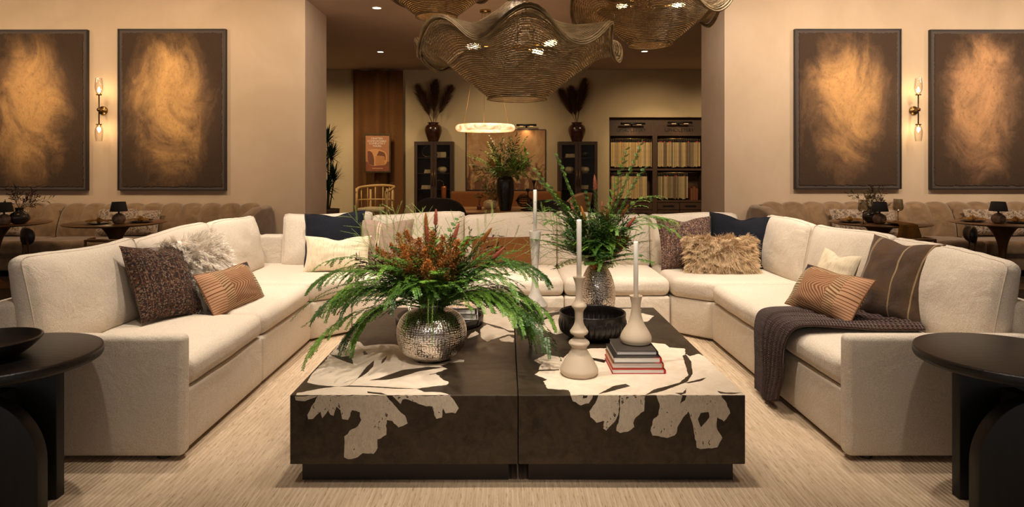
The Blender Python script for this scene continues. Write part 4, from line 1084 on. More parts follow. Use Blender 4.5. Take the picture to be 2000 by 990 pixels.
def lamp(x, y, label):
    r = empty('table_lamp', (x, y, .7605), 0, label, 'lamp', 'small black-shaded table lamps')
    MB().lathe([(0, 0), (.04, 0), (.062, .02), (.074, .055), (.066, .092), (.040, .115), (.022, .125), (0, .126)], 28, smooth=3).build('lamp_base', M_stone, r)
    MB().tube([(0, 0, .12), (0, 0, .17)], .01, 10).build('neck', M_blk, r)
    MB().lathe([(.095, .150), (.072, .262), (.070, .262), (.093, .150)], 36).lathe([(0, .2), (.07, .2)], 4).build('lamp_shade', M_shade, r)
lamp(xw(232, 7.62), 7.62, 'small black-shaded lamp on the second table from the left edge')
lamp(xw(8, 7.50), 7.50, 'small black-shaded lamp at the left edge beside the dark vase of branches')
lamp(xw(1718, 7.62), 7.62, 'small black-shaded lamp in front of the dried flowers on the right')
lamp(xw(1950, 7.66), 7.66, 'small black-shaded lamp alone on the rightmost table')
M_nap = fabric('mustard_napkin', (.34, .17, .035), (.22, .10, .02), 120, .3, sheen=.2, fold=.4); M_plate = plain('dark_plate', (.03, .02, .015), .4)
def plate(x, y, label): 
    tag(MB().lathe([(0, .002), (.08, .002), (.13, .014), (.128, .017), (.08, .006), (0, .006)], 40).build('plate', M_plate, loc=(x, y, .7605)), label, 'plate', 'dark plates on the pedestal tables')
def napkin(x, y, rz, label, seed, L=.26):
    def fn(a, b):
        t = 2*a-1; s = 2*b-1; wd = .022+.055*abs(t)**1.2
        z = .012+.024*(1-abs(s))*(1-.4*abs(t))+.012*abs(math.sin(s*5+t*4+seed))+.02*math.exp(-(t*5)**2)*(1-abs(s))
        p = noise.noise(Vector((t*3, s*2, seed)))*.012
        return (t*L/2, s*wd+p, z)
    r = empty('knotted_napkin', (x, y, .774), rz, label, 'napkin', 'mustard napkins')
    MB().grid(fn, 26, 14).build('cloth', M_nap, r)
    MB().tube([(.0, .032*math.cos(a), .028+.028*math.sin(a)) for a in [2*PI*i/14 for i in range(14)]], .013, 6, closed=True).build('knot', M_nap, r)
def setting(px, Y, rz, where, seed):
    x = xw(px, Y); plate(x, Y, 'dark plate '+where); napkin(x, Y, rz, 'mustard napkin '+where, seed)
setting(193, 7.60, .25, 'left of the lamp on the second table from the left', 1)
setting(275, 7.80, -.15, 'right of the lamp on the second table from the left', 2)
setting(1900, 7.92, -.1, 'left of the lamp on the rightmost table', 3)
setting(1984, 7.72, .1, 'right of the lamp on the rightmost table', 4)
setting(1660, 7.80, 0, 'left of the wine glass on the table with dried flowers', 5)
plate(xw(1757, 7.52), 7.52, 'dark plate beneath the mustard napkin hanging off the table')
def drape(a, b):
    t = 2*a-1
    y = .16-.34*min(1, b*2.2); z = .012+.012*math.sin(a*9+b*2) if b < .45 else .012-(b-.45)*.34
    w = .11 if b < .5 else .11+.10*(b-.5)
    y = y-(.015*math.sin(a*11) if b > .45 else 0)-.02*(b > .45)
    return (t*w+.02*b, y, z+.008)
dn = MB().grid(drape, 24, 30).build('draped_napkin', M_nap, loc=(xw(1762, 7.35), 7.44, .766)); dn.modifiers.new('thick', 'SOLIDIFY').thickness = .004
tag(dn, 'mustard napkin hanging over the front edge of the table with dried flowers', 'napkin')
def glass(px, Y, label):
    r = empty('wine_glass', (xw(px, Y), Y, .7605), 0, label, 'glass', 'smoked wine glasses')
    MB().lathe([(.012, .145), (.045, .155), (.060, .19), (.054, .25), (.048, .29)], 32, smooth=3).build('glass_cup', M_smoke, r)
    MB().lathe([(0, 0), (.036, 0), (.03, .004), (.005, .012), (.004, .13), (.012, .146), (0, .147)], 20, smooth=2).build('stem', M_blk, r)
glass(1686, 7.56, 'smoked wine glass left of the dried flowers'); glass(1754, 7.72, 'smoked wine glass right of the black lamp')
M_dvase = plain('dark_glaze', (.03, .024, .018), .25, var=.3, coat=.3)
def dried(px, Y, label_v, label_b, seed, mats):
    x = xw(px, Y)
    tag(MB().lathe([(0, 0), (.05, 0), (.09, .03), (.108, .075), (.09, .12), (.05, .148), (.04, .165), (.046, .19), (.040, .19), (.035, .16)], 40, smooth=3).build('squat_vase', M_dvase, loc=(x, Y, .7605)), label_v, 'vase')
    e = empty('dried_branches', (x, Y, .93), 0, label_b, 'dried flowers'); rn = random.Random(seed)
    for i in range(15):
        a = rn.uniform(0, 2*PI); el = rn.uniform(.25, 1.3); L = rn.uniform(.18, .36)
        twig(e, (0, 0, 0), (math.cos(a)*math.cos(el), math.sin(a)*math.cos(el), math.sin(el)), L, rn.choice(mats), rn, 'dried_twig', 12, .026, .010)
    return e
M_dry = leafm('dried_brown', (.05, .025, .014), (.09, .045, .022), .8); M_dryc = leafm('dried_cream', (.35, .26, .15), (.45, .33, .2), .9)
dried(38, 7.62, 'squat dark glazed vase at the left edge behind the lamp', 'dark dried leafy branches in the squat vase at the left', 3, [G_red, M_dry])
e = dried(1703, 7.80, 'squat dark glazed vase behind the black lamp on the right', 'dried flowers and seed heads in the squat vase at the right', 5, [M_dry, G_red, G_olive])
rn = random.Random(2)
for i in range(7):
    mb = MB(); blob(mb, (rn.uniform(-.1, .1), rn.uniform(-.06, .06), rn.uniform(.06, .16)), .022, rn, 40, .02, .012); mb.build('seed_head', M_dryc, e)

# ---------------------------------------------------------------- dining chairs by the banquettes
M_leath = plain('black_leather', (.018, .015, .015), .38, var=.2); M_met = plain('bronze_leg', (.10, .06, .035), .3, .9)
def round_chair(x, y, rz, label):
    """seat faces +y in its own frame; short curved back pad"""
    r = empty('upholstered_chair', (x, y, 0), rz, label, 'chair')
    MB().lathe([(0, .40), (.22, .40), (.245, .42), (.245, .455), (.22, .475), (0, .48)], 40).build('seat', M_leath, r)
    def pad(a, b):
        th = math.radians(-90-42+84*a); q = 2*PI*b; k = math.sqrt(max(0, 1-abs(2*a-1)**4))
        R_ = .235+.038*math.cos(q)*k; return (R_*math.cos(th), R_*math.sin(th), .70+.095*math.sin(q)*k)
    MB().grid(pad, 30, 20).build('backrest', M_leath, r)
    for s in (-1, 1):
        th = math.radians(-90+s*30)
        MB().tube([(.24*math.cos(th)*1.05, .24*math.sin(th)*1.05-.02, .70), (.24*math.cos(th), .24*math.sin(th), .42), (.22*s*.9, -.22, 0)], .011, 8).build('rear_leg', M_met, r)
        MB().tube([(.15*s, .15, .41), (.20*s, .21, 0)], .011, 8).build('front_leg', M_met, r)
    return r
round_chair(xw(97, 7.0), 7.02, -.75, 'black leather round-backed chair between the two left tables')
round_chair(xw(1853, 7.1), 7.12, 1.15, 'black leather round-backed chair between the two right tables')
def rail_chair(x, y, rz, label):
    r = empty('wooden_armchair', (x, y, 0), rz, label, 'chair', 'low wooden armchairs')
    MB().rbox(.50, .48, .07, .03, (0, 0, .44), m=4).build('seat', M_leath, r)
    pts = [(.29*math.cos(a), -.02+.27*math.sin(a), .665-.015*abs(math.cos(a))) for a in [math.radians(180+20-20+i*9-0) for i in range(21)]]
    MB().tube(pts, .018, 8).build('top_rail', M_wal, r)
    for sx in (-1, 1):
        for sy in (-1, 1): MB().tube([(sx*.25, sy*.18-.02, .66 if sy < 0 else .62), (sx*.26, sy*.21, 0)], .014, 8).build('leg', M_wal, r)
    return r
rail_chair(xw(222, 6.9), 7.02, -.1, 'low wooden armchair in front of the second table from the left')
rail_chair(xw(1776, 6.9), 7.05, .25, 'low wooden armchair in front of the table with dried flowers')

# ---------------------------------------------------------------- woven wire pendants
n = NT('antique_gold_wire'); q = n.noise(scale=14, detail=4); w = n.noise(scale=90, detail=2)
M_wire = n.out(n.mix(n.ramp(q, [(.35, 0.0), (.65, 1.0)]), (.11, .07, .03), (.21, .14, .062)), .5, .3, n.bump(w, .3, .003))
def pendant(x, y, zr, sc, label, ph, bulbs, kw=5, cord_top=ZC, nr=88, amp=1.0):
    r = empty('woven_wire_pendant', (x, y, zr), 0, label, 'pendant lamp', 'woven wire pendant lamps')
    pr = catmull([(.262, 0), (.255, .012), (.30, .05), (.43, .155), (.58, .275), (.70, .375), (.80, .43), (.885, .45), (.915, .46), (.87, .49), (.74, .525), (.58, .57), (.40, .645), (.25, .735), (.135, .82), (.088, .88), (.080, .98)], 14)
    L = [0]
    for i in range(1, len(pr)): L.append(L[-1]+math.dist(pr[i], pr[i-1]))
    def at(t):
        s = t*L[-1]; i = 1
        while i < len(L)-1 and L[i] < s: i += 1
        f = (s-L[i-1])/max(1e-9, L[i]-L[i-1]); return [pr[i-1][q]*(1-f)+pr[i][q]*f for q in (0, 1)]
    def pt(t, a):
        R, Z = at(t); k = max(0, (R-.45)/.45)**1.5
        wv = math.sin(kw*a+ph)+.25*math.sin(2*a+ph*2)
        z = Z+k*.115*wv*amp*(1.0 if t > .42 else .75); R2 = R*(1+.05*k*math.sin(kw*a+ph+1.2)+.02*math.sin(3*a+ph))
        R2 += .003*math.sin(17*a+t*40)
        return Vector((R2*math.cos(a)*sc, R2*math.sin(a)*sc, z*sc))
    mb = MB(); na = 110
    for i in range(nr):
        t = i/(nr-1); mb.tube([pt(t, 2*PI*k/na) for k in range(na)], .0042*sc**.5 if not (i == 0 or abs(at(i/(nr-1))[0]-.90) < .018) else .009, 4, closed=True)
    for k in range(64):
        mb.tube([pt(i/60, 2*PI*k/64+.15*math.sin(i*.2+k)) for i in range(61)], .0016, 3, cap=False)
    # fine netting between the wires
    for i in range(nr*2):
        t = (i+.5)/(nr*2-1)
        if t < 1: mb.tube([pt(min(1, t), 2*PI*k/na+.01) for k in range(na)], .0019, 3, closed=True)
    mb.build('wire_shade', M_wire, r)
    hz = .46*sc
    MB().tube([(0, 0, hz), (0, 0, cord_top-zr)], .005, 8).build('cord', M_blk, r)
    m = MB().lathe([(0, -.03), (.022, -.028), (.024, .03), (0, .032)], 16); m.v = [(a, b, c+hz) for a, b, c in m.v]; m.build('hub', M_brass, r)
    MB().lathe([(0, -.025), (.06, -.025), (.062, 0), (0, 0)], 24, c=(0, 0, cord_top-zr)).build('canopy', M_blk, r)
    for (a, el, l) in bulbs:
        d = Vector((math.cos(a)*math.cos(el), math.sin(a)*math.cos(el), math.sin(el))); c0 = Vector((0, 0, hz))
        R_ = d.to_track_quat('Z', 'Y').to_matrix().to_4x4()
        MB().tube([c0, c0+d*(l-.05)], .008, 8).build('lamp_arm', M_brass, r)
        b = MB().lathe([(0, 0), (.018, 0), (.02, .03), (.034, .07), (.040, .11), (.030, .15), (0, .165)], 20, smooth=3).xf(Matrix.Translation(c0+d*(l-.05)) @ R_).build('edison_bulb', M_glass, r)
        f = MB(); f.tube([(0.016*math.cos(q*1.9), .016*math.sin(q*1.9), .055+(.065 if q % 2 else 0)) for q in range(14)], .0035, 5)
        f.xf(Matrix.Translation(c0+d*(l-.05)) @ R_).build('filament', M_fil, b)
        point('pendant_light', r.location+c0+d*(l+.05), 5.0, (1, .62, .30), .04)
    return r
pendant(P(1011, 0, 5.6).x, 5.6, 2.035, .985, 'large woven wire pendant lamp in the middle with a rippled brim', -.61, [(PI, .02, .34), (-.1, .10, .24), (-.9, -.28, .22)], kw=7, amp=1.0)
pendant(P(1268, 0, 6.2).x, 6.2, 2.62, .80, 'woven wire pendant lamp at the top right', 2.9, [(.15, .1, .26), (2.6, .45, .26), (3.5, -.05, .25)], nr=76, amp=1.5)
pendant(P(852, 0, 6.4).x, 6.4, 2.94, .78, 'woven wire pendant lamp at the top left, only its lower part in the photo', .4, [(.5, .1, .2), (2.6, .1, .2), (4.6, .1, .2)], nr=76)
# ---------------------------------------------------------------- back room
xb = lambda px, Y: (px-CX)*Y/F
zb_ = lambda py, Y: H-(py-CY)*Y/F
M_cur = fabric('brown_drape', (.17, .075, .025), (.12, .05, .017), 60, .3, sheen=.2)
x0, x1 = xb(691, 16.05), xb(787, 16.05)
def cur(a, b):
    z = 3.845*(1-b)+.02*b; k = math.sin(a*17+.6*math.sin(a*9)); amp = .075*(.5+.5*b)+.02
    return (x0+(x1-x0)*a+.02*b*math.sin(a*20), 16.06-amp*k*(1-.5*(a > .75))-.03, z)
o = MB().grid(cur, 120, 30).build('drape_panel', M_cur); o.modifiers.new('thick', 'SOLIDIFY').thickness = .008
tag(o, 'tall brown fabric panel hanging from the ceiling behind the poster', 'curtain')

# poster with the armchair
px0, px1, pz0, pz1 = xb(711, 15.7), xb(763, 15.7), zb_(337, 15.7), zb_(261, 15.7)
r = empty('framed_poster', ((px0+px1)/2, 15.72, (pz0+pz1)/2), 0, 'framed poster of a tan armchair with white lettering, hanging before the brown fabric', 'poster')
w, h = px1-px0, pz1-pz0; t = .035
M_pf = plain('olive_bronze_frame', (.09, .06, .02), .4, .5); M_pbg = plain('terracotta_print', (.42, .17, .075), .6, var=.05); M_pfl = plain('terracotta_floor_print', (.22, .06, .025), .6)
M_ptan = plain('tan_print', (.62, .29, .11), .6, var=.05); M_ptan2 = plain('brown_print', (.16, .05, .02), .6, var=.05); M_pwh = plain('white_print', (.85, .78, .68), .6, var=.02); M_ptan3 = plain('amber_print', (.48, .20, .065), .6, var=.05)
MB().box(-w/2, -w/2+t, -.03, .02, -h/2, h/2).box(w/2-t, w/2, -.03, .02, -h/2, h/2).box(-w/2+t, w/2-t, -.03, .02, -h/2, -h/2+t).box(-w/2+t, w/2-t, -.03, .02, h/2-t, h/2).build('frame', M_pf, r, smooth=False)
MB().box(-w/2+t, w/2-t, -.008, .012, -h/2+t, h/2-t).build('print', M_pbg, r, smooth=False)
# picture area in crop coordinates: x 130..590, y 130..820 of a 990 px crop of 100 px
sx = (w-2*t)/460; sz = (h-2*t)/690
q = lambda pts: [((x-360)*sx, (475-y)*sz) for x, y in pts]
MB().prism(q([(130, 640), (590, 640), (590, 820), (130, 820)]), -.0095, -.008, plane='xz').build('printed_floor', M_pfl, r, smooth=False)
pc = MB().prism(q([(172, 430), (195, 410), (250, 400), (330, 395), (400, 405), (470, 430), (520, 460), (548, 520), (552, 600), (530, 680), (500, 700), (330, 715), (300, 720), (250, 712), (190, 690), (172, 600)]), -.0115, -.0095, plane='xz').build('printed_armchair', M_ptan, r, smooth=False)
MB().prism(q([(170, 440), (205, 430), (255, 460), (285, 530), (298, 620), (292, 715), (195, 690), (172, 600)]), -.0130, -.0115, plane='xz').prism(q([(345, 525), (390, 430), (450, 445), (500, 470), (520, 530), (520, 620), (505, 600), (500, 545), (470, 530)]), -.013, -.0115, plane='xz').build('printed_shade', M_ptan2, pc, smooth=False)
MB().prism(q([(322, 530), (480, 532), (505, 560), (503, 690), (330, 708), (318, 640)]), -.0135, -.0115, plane='xz').build('printed_seat', M_ptan3, pc, smooth=False)
for tx_, yy in (('CRAFTED.', 212), ('COMFORTABLE.', 262), ('COMPLETELY', 308), ('YOURS.', 355)):
    text_mesh('poster_lettering', tx_, .066, M_pwh, r, ((355-360)*sx, -.0135, (475-yy)*sz), ext=.002)
mb = MB()
for i in range(13): mb.box((262+i*16-360)*sx, (272+i*16-360)*sx, -.0115, -.0095, (475-778)*sz, (475-(758 if i % 3 else 752))*sz)
mb.build('poster_footer', M_ptan, r, smooth=False)
# standing support hidden by the drape
MB().box(-.02, .02, .02, .26, h/2-.12, h/2-.08).build('hanging_bracket', M_blk, r, smooth=False)

# display cabinets
M_cab = wood('dark_oak', (.030, .014, .008), (.055, .026, .014), .5, (8, 8, 1), .1); M_cin = plain('cabinet_inside', (.022, .018, .014), .6)
def cabinet(x0, x1, label, items):
    w = x1-x0; d = .42; h = 2.05; y0 = 15.72
    r = empty('display_cabinet', ((x0+x1)/2, y0, 0), 0, label, 'cabinet', 'dark glazed display cabinets')
    MB().box(-w/2, -w/2+.035, 0, d, .06, h).box(w/2-.035, w/2, 0, d, .06, h).box(-w/2+.035, w/2-.035, 0, d, h-.05, h).box(-w/2+.035, w/2-.035, 0, d, .06, .12).box(-w/2+.035, w/2-.035, d-.02, d, .12, h-.05).box(-w/2+.04, w/2-.04, .03, d-.02, 0, .06).build('cabinet_body', M_cab, r, smooth=False)
    zs = [.50, .86, 1.25, 1.64]
    for z in zs: MB().box(-w/2+.035, w/2-.035, .03, d-.02, z, z+.018).build('shelf', M_cab, r, smooth=False)
    for s in (-1, 1):
        a, b = (-w/2+.003, -.003) if s < 0 else (.003, w/2-.003)
        f = .075 if True else 0
        dr_ = MB().box(a, a+f, -.022, 0, .07, h-.01).box(b-f, b, -.022, 0, .07, h-.01).box(a+f, b-f, -.022, 0, h-.085, h-.01).box(a+f, b-f, -.022, 0, .07, .15).build('door', M_cab, r, smooth=False)
        MB().box(a+f, b-f, -.013, -.009, .15, h-.085).build('glass_pane', M_glass, dr_, smooth=False)
        xh = b-.03 if s < 0 else a+.03
        MB().tube([(xh, -.04, .95), (xh, -.04, 1.35)], .008, 8).build('handle', M_brass, dr_)
    return r
M_cream = plain('cream_paper', (.62, .50, .30), .8); M_ivory = plain('ivory_ceramic', (.68, .56, .34), .5)
M_gold = plain('polished_brass', (.55, .36, .14), .25, 1)
def shelf_books(x, y, z, n_, w, label):
    for i in range(n_):
        r = empty('shelf_book', (x+.01*(i % 2), y, z+i*.045), 0, label+(['', ', second from the bottom', ', third from the bottom', ', topmost'][min(i, 3)] if i else ', bottommost'), 'book', 'cream books in the display cabinets')
        MB().box(-w/2+.006, w/2-.006, -.09, .10, .004, .040).build('pages', M_page, r); MB().box(-w/2, w/2, -.10, .104, 0, .004).box(-w/2, w/2, -.10, .104, .040, .0445).box(-w/2, w/2, -.104, -.098, .004, .040).build('cover', M_cream, r, smooth=False)
def ring_orn(x, y, z, R, label, m=None):
    r = empty('ring_sculpture', (x, y, z), 0, label, 'sculpture')
    MB().tube([(R*math.cos(a), .02*math.sin(2*a), R+.02+R*math.sin(a)) for a in [2*PI*i/28 for i in range(28)]], .007, 6, closed=True).build('ring', m or M_gold, r)
    MB().lathe([(0, 0), (.05, 0), (.05, .014), (0, .016)], 16).build('foot', M_blk, r)
cl0, cl1 = xb(809, 15.72), xb(885, 15.72); cr0, cr1 = xb(1091, 15.72), xb(1167, 15.72)
cabinet(cl0, cl1, 'dark wood display cabinet with glass doors, left of the abstract canvas', None)
cabinet(cr0, cr1, 'dark wood display cabinet with glass doors, right of the abstract canvas', None)
cxl = (cl0+cl1)/2; cxr = (cr0+cr1)/2; Yc = 15.92
shelf_books(cxl-.16, Yc, 1.2685, 2, .17, 'cream book in the left cabinet below the ring')
shelf_books(cxl-.20, Yc, .8785, 2, .24, 'cream book on the lower shelf of the left cabinet')
shelf_books(cxl+.18, Yc, 1.6585, 3, .22, 'cream book at the upper right of the left cabinet')
ring_orn(cxl-.18, Yc, 1.6585, .13, 'thin ring sculpture at the upper left of the left cabinet')
ring_orn(cxl+.12, Yc, .8785, .10, 'small ring sculpture on the lower shelf of the left cabinet')
def bowl_orn(x, z, label, m=M_ivory): tag(MB().lathe([(0, 0), (.06, 0), (.115, .05), (.125, .09), (.105, .14), (.05, .16), (0, .162)], 28, smooth=3).build('pebble_vase', m, loc=(x, Yc, z)), label, 'vase')
bowl_orn(cxl+.19, 1.2685, 'round ivory vase in the left display cabinet'); bowl_orn(cxr+.18, 1.2685, 'round ivory vase on the right side of the right display cabinet'); bowl_orn(cxr-.20, 1.2685, 'round ivory vase on the left side of the right display cabinet')
shelf_books(cxr-.18, Yc, 1.6585, 2, .24, 'cream book at the upper left of the right cabinet')
bowl_orn(cxr+.17, 1.6585, 'dark round vase on the upper shelf of the right cabinet', M_dvase)
shelf_books(cxr+.16, Yc, .8785, 2, .2, 'cream book on the lower shelf of the right cabinet')
# urns with pampas on the cabinets
M_urn = plain('oxblood_glaze', (.050, .016, .010), .25, var=.4, coat=.4)
M_pamp = leafm('dried_pampas', (.065, .026, .012), (.11, .045, .02), .95)
def urn(x, z, label, lb2, stems, seed):
    tag(MB().lathe([(0, 0), (.11, 0), (.14, .05), (.20, .20), (.215, .31), (.18, .40), (.125, .435), (.135, .46), (.145, .475), (.13, .478), (.11, .44)], 48, smooth=4).build('glazed_urn', M_urn, loc=(x, 15.93, z)), label, 'urn')
    e = empty('pampas_grass', (x, 15.93, z+.43), 0, lb2, 'dried grass'); rn = random.Random(seed)
    for a, L in stems:
        d = Vector((math.sin(a), rn.uniform(-.1, .1), math.cos(a))); pts = arc_path((d.x*.03, 0, 0), d, L, 0, rn, 12, .03); mb = MB().tube(pts, .005, 5)
        for i in range(700):
            t = .30+.70*rn.random(); p, dd = along(pts, t); o = dd.orthogonal().normalized(); o.rotate(Matrix.Rotation(rn.uniform(0, 6.3), 3, dd))
            wd = .15*math.sin(PI*min(1, max(0, (t-.25)/.8)))**.6
            mb.leaf(p, (dd*1.4+o*rn.uniform(.2, 1.1)).normalized(), o, wd*2.2+.03, .008)
        mb.build('plume', M_pamp, e)
urn(xb(846, 15.9), 2.051, 'brown glazed urn on top of the left display cabinet', 'dark pampas plumes in the urn on the left cabinet', [(-.42, .95), (.0, 1.0), (.02, .9), (.48, .95), (-.36, .75)], 3)
urn(xb(1127, 15.9), 2.051, 'brown glazed urn on top of the right display cabinet', 'dark pampas plumes in the urn on the right cabinet', [(-.38, .85), (-.16, .85), (.16, 1.05), (.12, .9), (-.1, .7)], 9)

# canvas with picture light
n = NT('rust_abstract'); v = n.tc(); a = n.noise(n.map(v, (1, 1, .8)), 2.0, 6, .6, 1.6); b = n.noise(n.map(v, (1, 1, .6), loc=(4, 2, 7)), 4.5, 5, .65, 2.2)
x_, y_, z_ = n.sep(n.tc('Generated'))
c = n.mix(n.ramp(a, [(.35, 0.0), (.65, 1.0)]), (.40, .20, .08), (.58, .36, .18))
c = n.mix(n.ramp(b-(z_-.3)*.35, [(.47, 0.0), (.56, .9)]), c, (.14, .055, .025)); c = n.mix(n.ramp(b, [(.30, .7), (.38, 0.0)]), c, (.72, .52, .32))
M_rab = n.out(c, .8)
ax0, ax1, az0, az1 = xb(910, 16.15), xb(1066, 16.15), zb_(372, 16.15), zb_(252.5, 16.15)
r = empty('framed_painting', ((ax0+ax1)/2, 16.2, (az0+az1)/2), 0, 'rust and cream abstract canvas on the far wall between the cabinets', 'painting'); w, h = ax1-ax0, az1-az0
MB().box(-w/2, -w/2+.02, -.05, 0, -h/2, h/2).box(w/2-.02, w/2, -.05, 0, -h/2, h/2).box(-w/2+.02, w/2-.02, -.05, 0, -h/2, -h/2+.02).box(-w/2+.02, w/2-.02, -.05, 0, h/2-.02, h/2).build('frame', M_frame, r, smooth=False)
MB().box(-w/2+.02, w/2-.02, -.042, -.002, -h/2+.02, h/2-.02).build('canvas', M_rab, r, smooth=False)
M_glow = NT('picture_light_glow').out((1, .7, .4), .5, emit=(1, .5, .2), estr=2)
def picture_light(x, y, z, w, label, e):
    r = empty('picture_light', (x, y, z), 0, label, 'picture light', 'black picture lights')
    MB().tube([(-w/2, -.16, 0), (w/2, -.16, 0)], .026, 14).build('lamp_tube', M_blk, r)
    MB().tube([(0, -.16, 0), (0, -.07, .02), (0, 0, -.03)], .008, 8).tube([(0, -.01, -.05), (0, -.01, .02)], .02, 8).build('arm', M_blk, r)
    MB().box(-w*.34, -w*.16, -.166, -.154, -.029, -.024).box(w*.16, w*.34, -.166, -.154, -.029, -.024).build('lens', M_glow, r, smooth=False)
    l = bpy.data.lights.new('picture_light_lamp', 'SPOT'); l.energy = e; l.color = (1, .62, .32); l.spot_size = 2.2; l.spot_blend = 1; l.shadow_soft_size = .05
    o = bpy.data.objects.new('picture_light_lamp', l); C.objects.link(o); o.location = (x, y-.16, z-.05); o.rotation_euler = (math.radians(18), 0, 0)
picture_light(xb(1028, 16.1), 16.2, zb_(244.5, 16.1), .50, 'black picture light over the rust abstract canvas', 5)

# swatch wall
SX0, SX1 = NX0, NX1; SY = 16.35; sz1 = NZ
r = empty('swatch_shelving', ((SX0+SX1)/2, SY, 0), 0, 'dark wood shelving built into the far wall, lettered for fabric samples', 'shelving'); ox = r.location.x
M_sh = wood('shelf_oak', (.045, .020, .010), (.075, .035, .017), .55, (8, 8, 1), .1)
z_a, z_b, z_c, z_d = zb_(265, 16.3), zb_(329.5, 16.3), zb_(333.5, 16.3), zb_(391, 16.3)
xm = (xb(1275, 16.3)+xb(1285, 16.3))/2
X0, X1, XMm = SX0-ox, SX1-ox, xm-ox
MB().box(X0+.002, X0+.05, 0, .37, 0, sz1-.002).box(X1-.05, X1-.002, 0, .37, 0, sz1-.002).box(XMm-.06, XMm+.06, 0, .37, 0, sz1-.002).box(X0+.05, X1-.05, .35, .37, 0, sz1-.002).box(X0+.05, XMm-.06, 0, .35, z_a, sz1-.002).box(XMm+.06, X1-.05, 0, .35, z_a, sz1-.002).build('carcass', M_sh, r, smooth=False)
for a, b in ((X0+.05, XMm-.06), (XMm+.06, X1-.05)):
    MB().box(a, b, 0, .35, z_b-.045, z_b+.005).build('shelf', M_sh, r, smooth=False); MB().box(a, b, -.01, .35, z_d-.05, z_d).build('shelf', M_sh, r, smooth=False)
    MB().tube([(a, .06, z_a-.07), (b, .06, z_a-.07)], .012, 8).tube([(a, .06, z_b-.10), (b, .06, z_b-.10)], .012, 8).build('hanging_rail', M_gold, r)
    for k in range(2):
        for j in range(3):
            w2 = (b-a)/2; zz = z_d-.06-j*.19
            d_ = MB().box(a+k*w2+.008, a+(k+1)*w2-.008, -.015, .33, zz-.18, zz-.006).build('drawer', M_sh, r, smooth=False)
            MB().box(a+k*w2+w2/2-.14, a+k*w2+w2/2+.14, -.024, -.015, zz-.11, zz-.07).build('label_holder', M_blk, d_, smooth=False)
    text_mesh('lettering', 'UPHOLSTERY', .125, M_blk, r, ((a+b)/2, -.006, zb_(257, 16.35)), ext=.006)
picture_light(xb(1236, 16.2), SY, zb_(241.5, 16.2), .62, 'black picture light over the left lettered bay of the shelving', 2.5); picture_light(xb(1328, 16.2), SY, zb_(239.5, 16.2), .62, 'black picture light over the right lettered bay of the shelving', 1.5)
sw = [plain('fabric_swatch', c, .9, var=.06) for c in [(.62, .44, .20), (.55, .38, .17), (.68, .50, .25), (.48, .33, .16), (.40, .30, .17)]]
swd = [plain('fabric_swatch_dark', c, .9, var=.06) for c in [(.30, .22, .12), (.22, .16, .09), (.38, .28, .15), (.16, .11, .07), (.45, .33, .18)]]
M_hk = plain('swatch_hook', (.35, .30, .26), .5, .4); M_hkr = plain('red_swatch_label', (.45, .03, .03), .7)
rn = random.Random(5)
def swatches(a, b, zt, zb2, mats, row, dens=.042):
    xx = a+.03
    while xx < b-.03:
        w = dens*rn.uniform(.6, .95); m = rn.choice(mats); hh = zt-zb2-rn.uniform(.0, .035)
        e = empty('hanging_swatch', (xx+w/2, SY+.06, zt), 0, row, 'fabric swatch', 'fabric swatches: '+row)
        MB().box(-w/2, w/2, 0, .26, -hh, -.035).build('fabric', m, e, smooth=False)
        MB().box(-w/2+.002, w/2-.002, .002, .20, -.035, -.008).build('header', M_hkr if rn.random() < .3 else M_blk, e, smooth=False)
        MB().tube([(0, 0, -.01), (0, 0, .06)], .004, 5).build('hook', M_hk, e)
        xx += w+dens*rn.uniform(.12, .25)
swatches(SX0+.05, xm-.06, z_a-.13, z_b+.03, sw, 'golden beige fabric swatch in the upper left bay of the shelving')
swatches(SX0+.05, xm-.16, z_b-.16, z_d+.02, sw, 'pale gold fabric swatch in the lower left bay of the shelving')
swatches(xm+.06, SX1-.07, z_a-.13, z_b+.03, swd+sw[3:], 'brown and tan fabric swatch in the upper right bay of the shelving')
swatches(xm+.06, SX1-.35, z_b-.16, z_d+.02, swd, 'grey brown fabric swatch in the lower right bay of the shelving')
for i, hh in enumerate((.30, .34, .30)):
    tag(MB().box(-.03, .03, 0, .22, 0, hh).box(-.024, .024, -.002, .004, hh-.08, hh-.04).build('sample_box', M_ptan2, loc=(xb(1352+i*5, 16.35), SY+.05, z_d+.001), smooth=False), ['reddish brown sample box beside the lower right swatches, leftmost', 'reddish brown sample box beside the lower right swatches, middle', 'reddish brown sample box beside the lower right swatches, rightmost'][i], 'box', 'sample boxes')

# outlet plate
r = tag(MB().rbox(.075, .01, .12, .004, m=2, k=1).build('outlet_plate', plain('ivory_plastic', (.6, .5, .34), .5), loc=(xb(800, 16.19), 16.194, zb_(403, 16.19))), 'ivory outlet plate on the far wall beside the drape panel', 'outlet')
MB().box(-.012, .012, -.007, -.004, .012, .036).box(-.012, .012, -.007, -.004, -.036, -.012).build('sockets', M_cream, r, smooth=False)

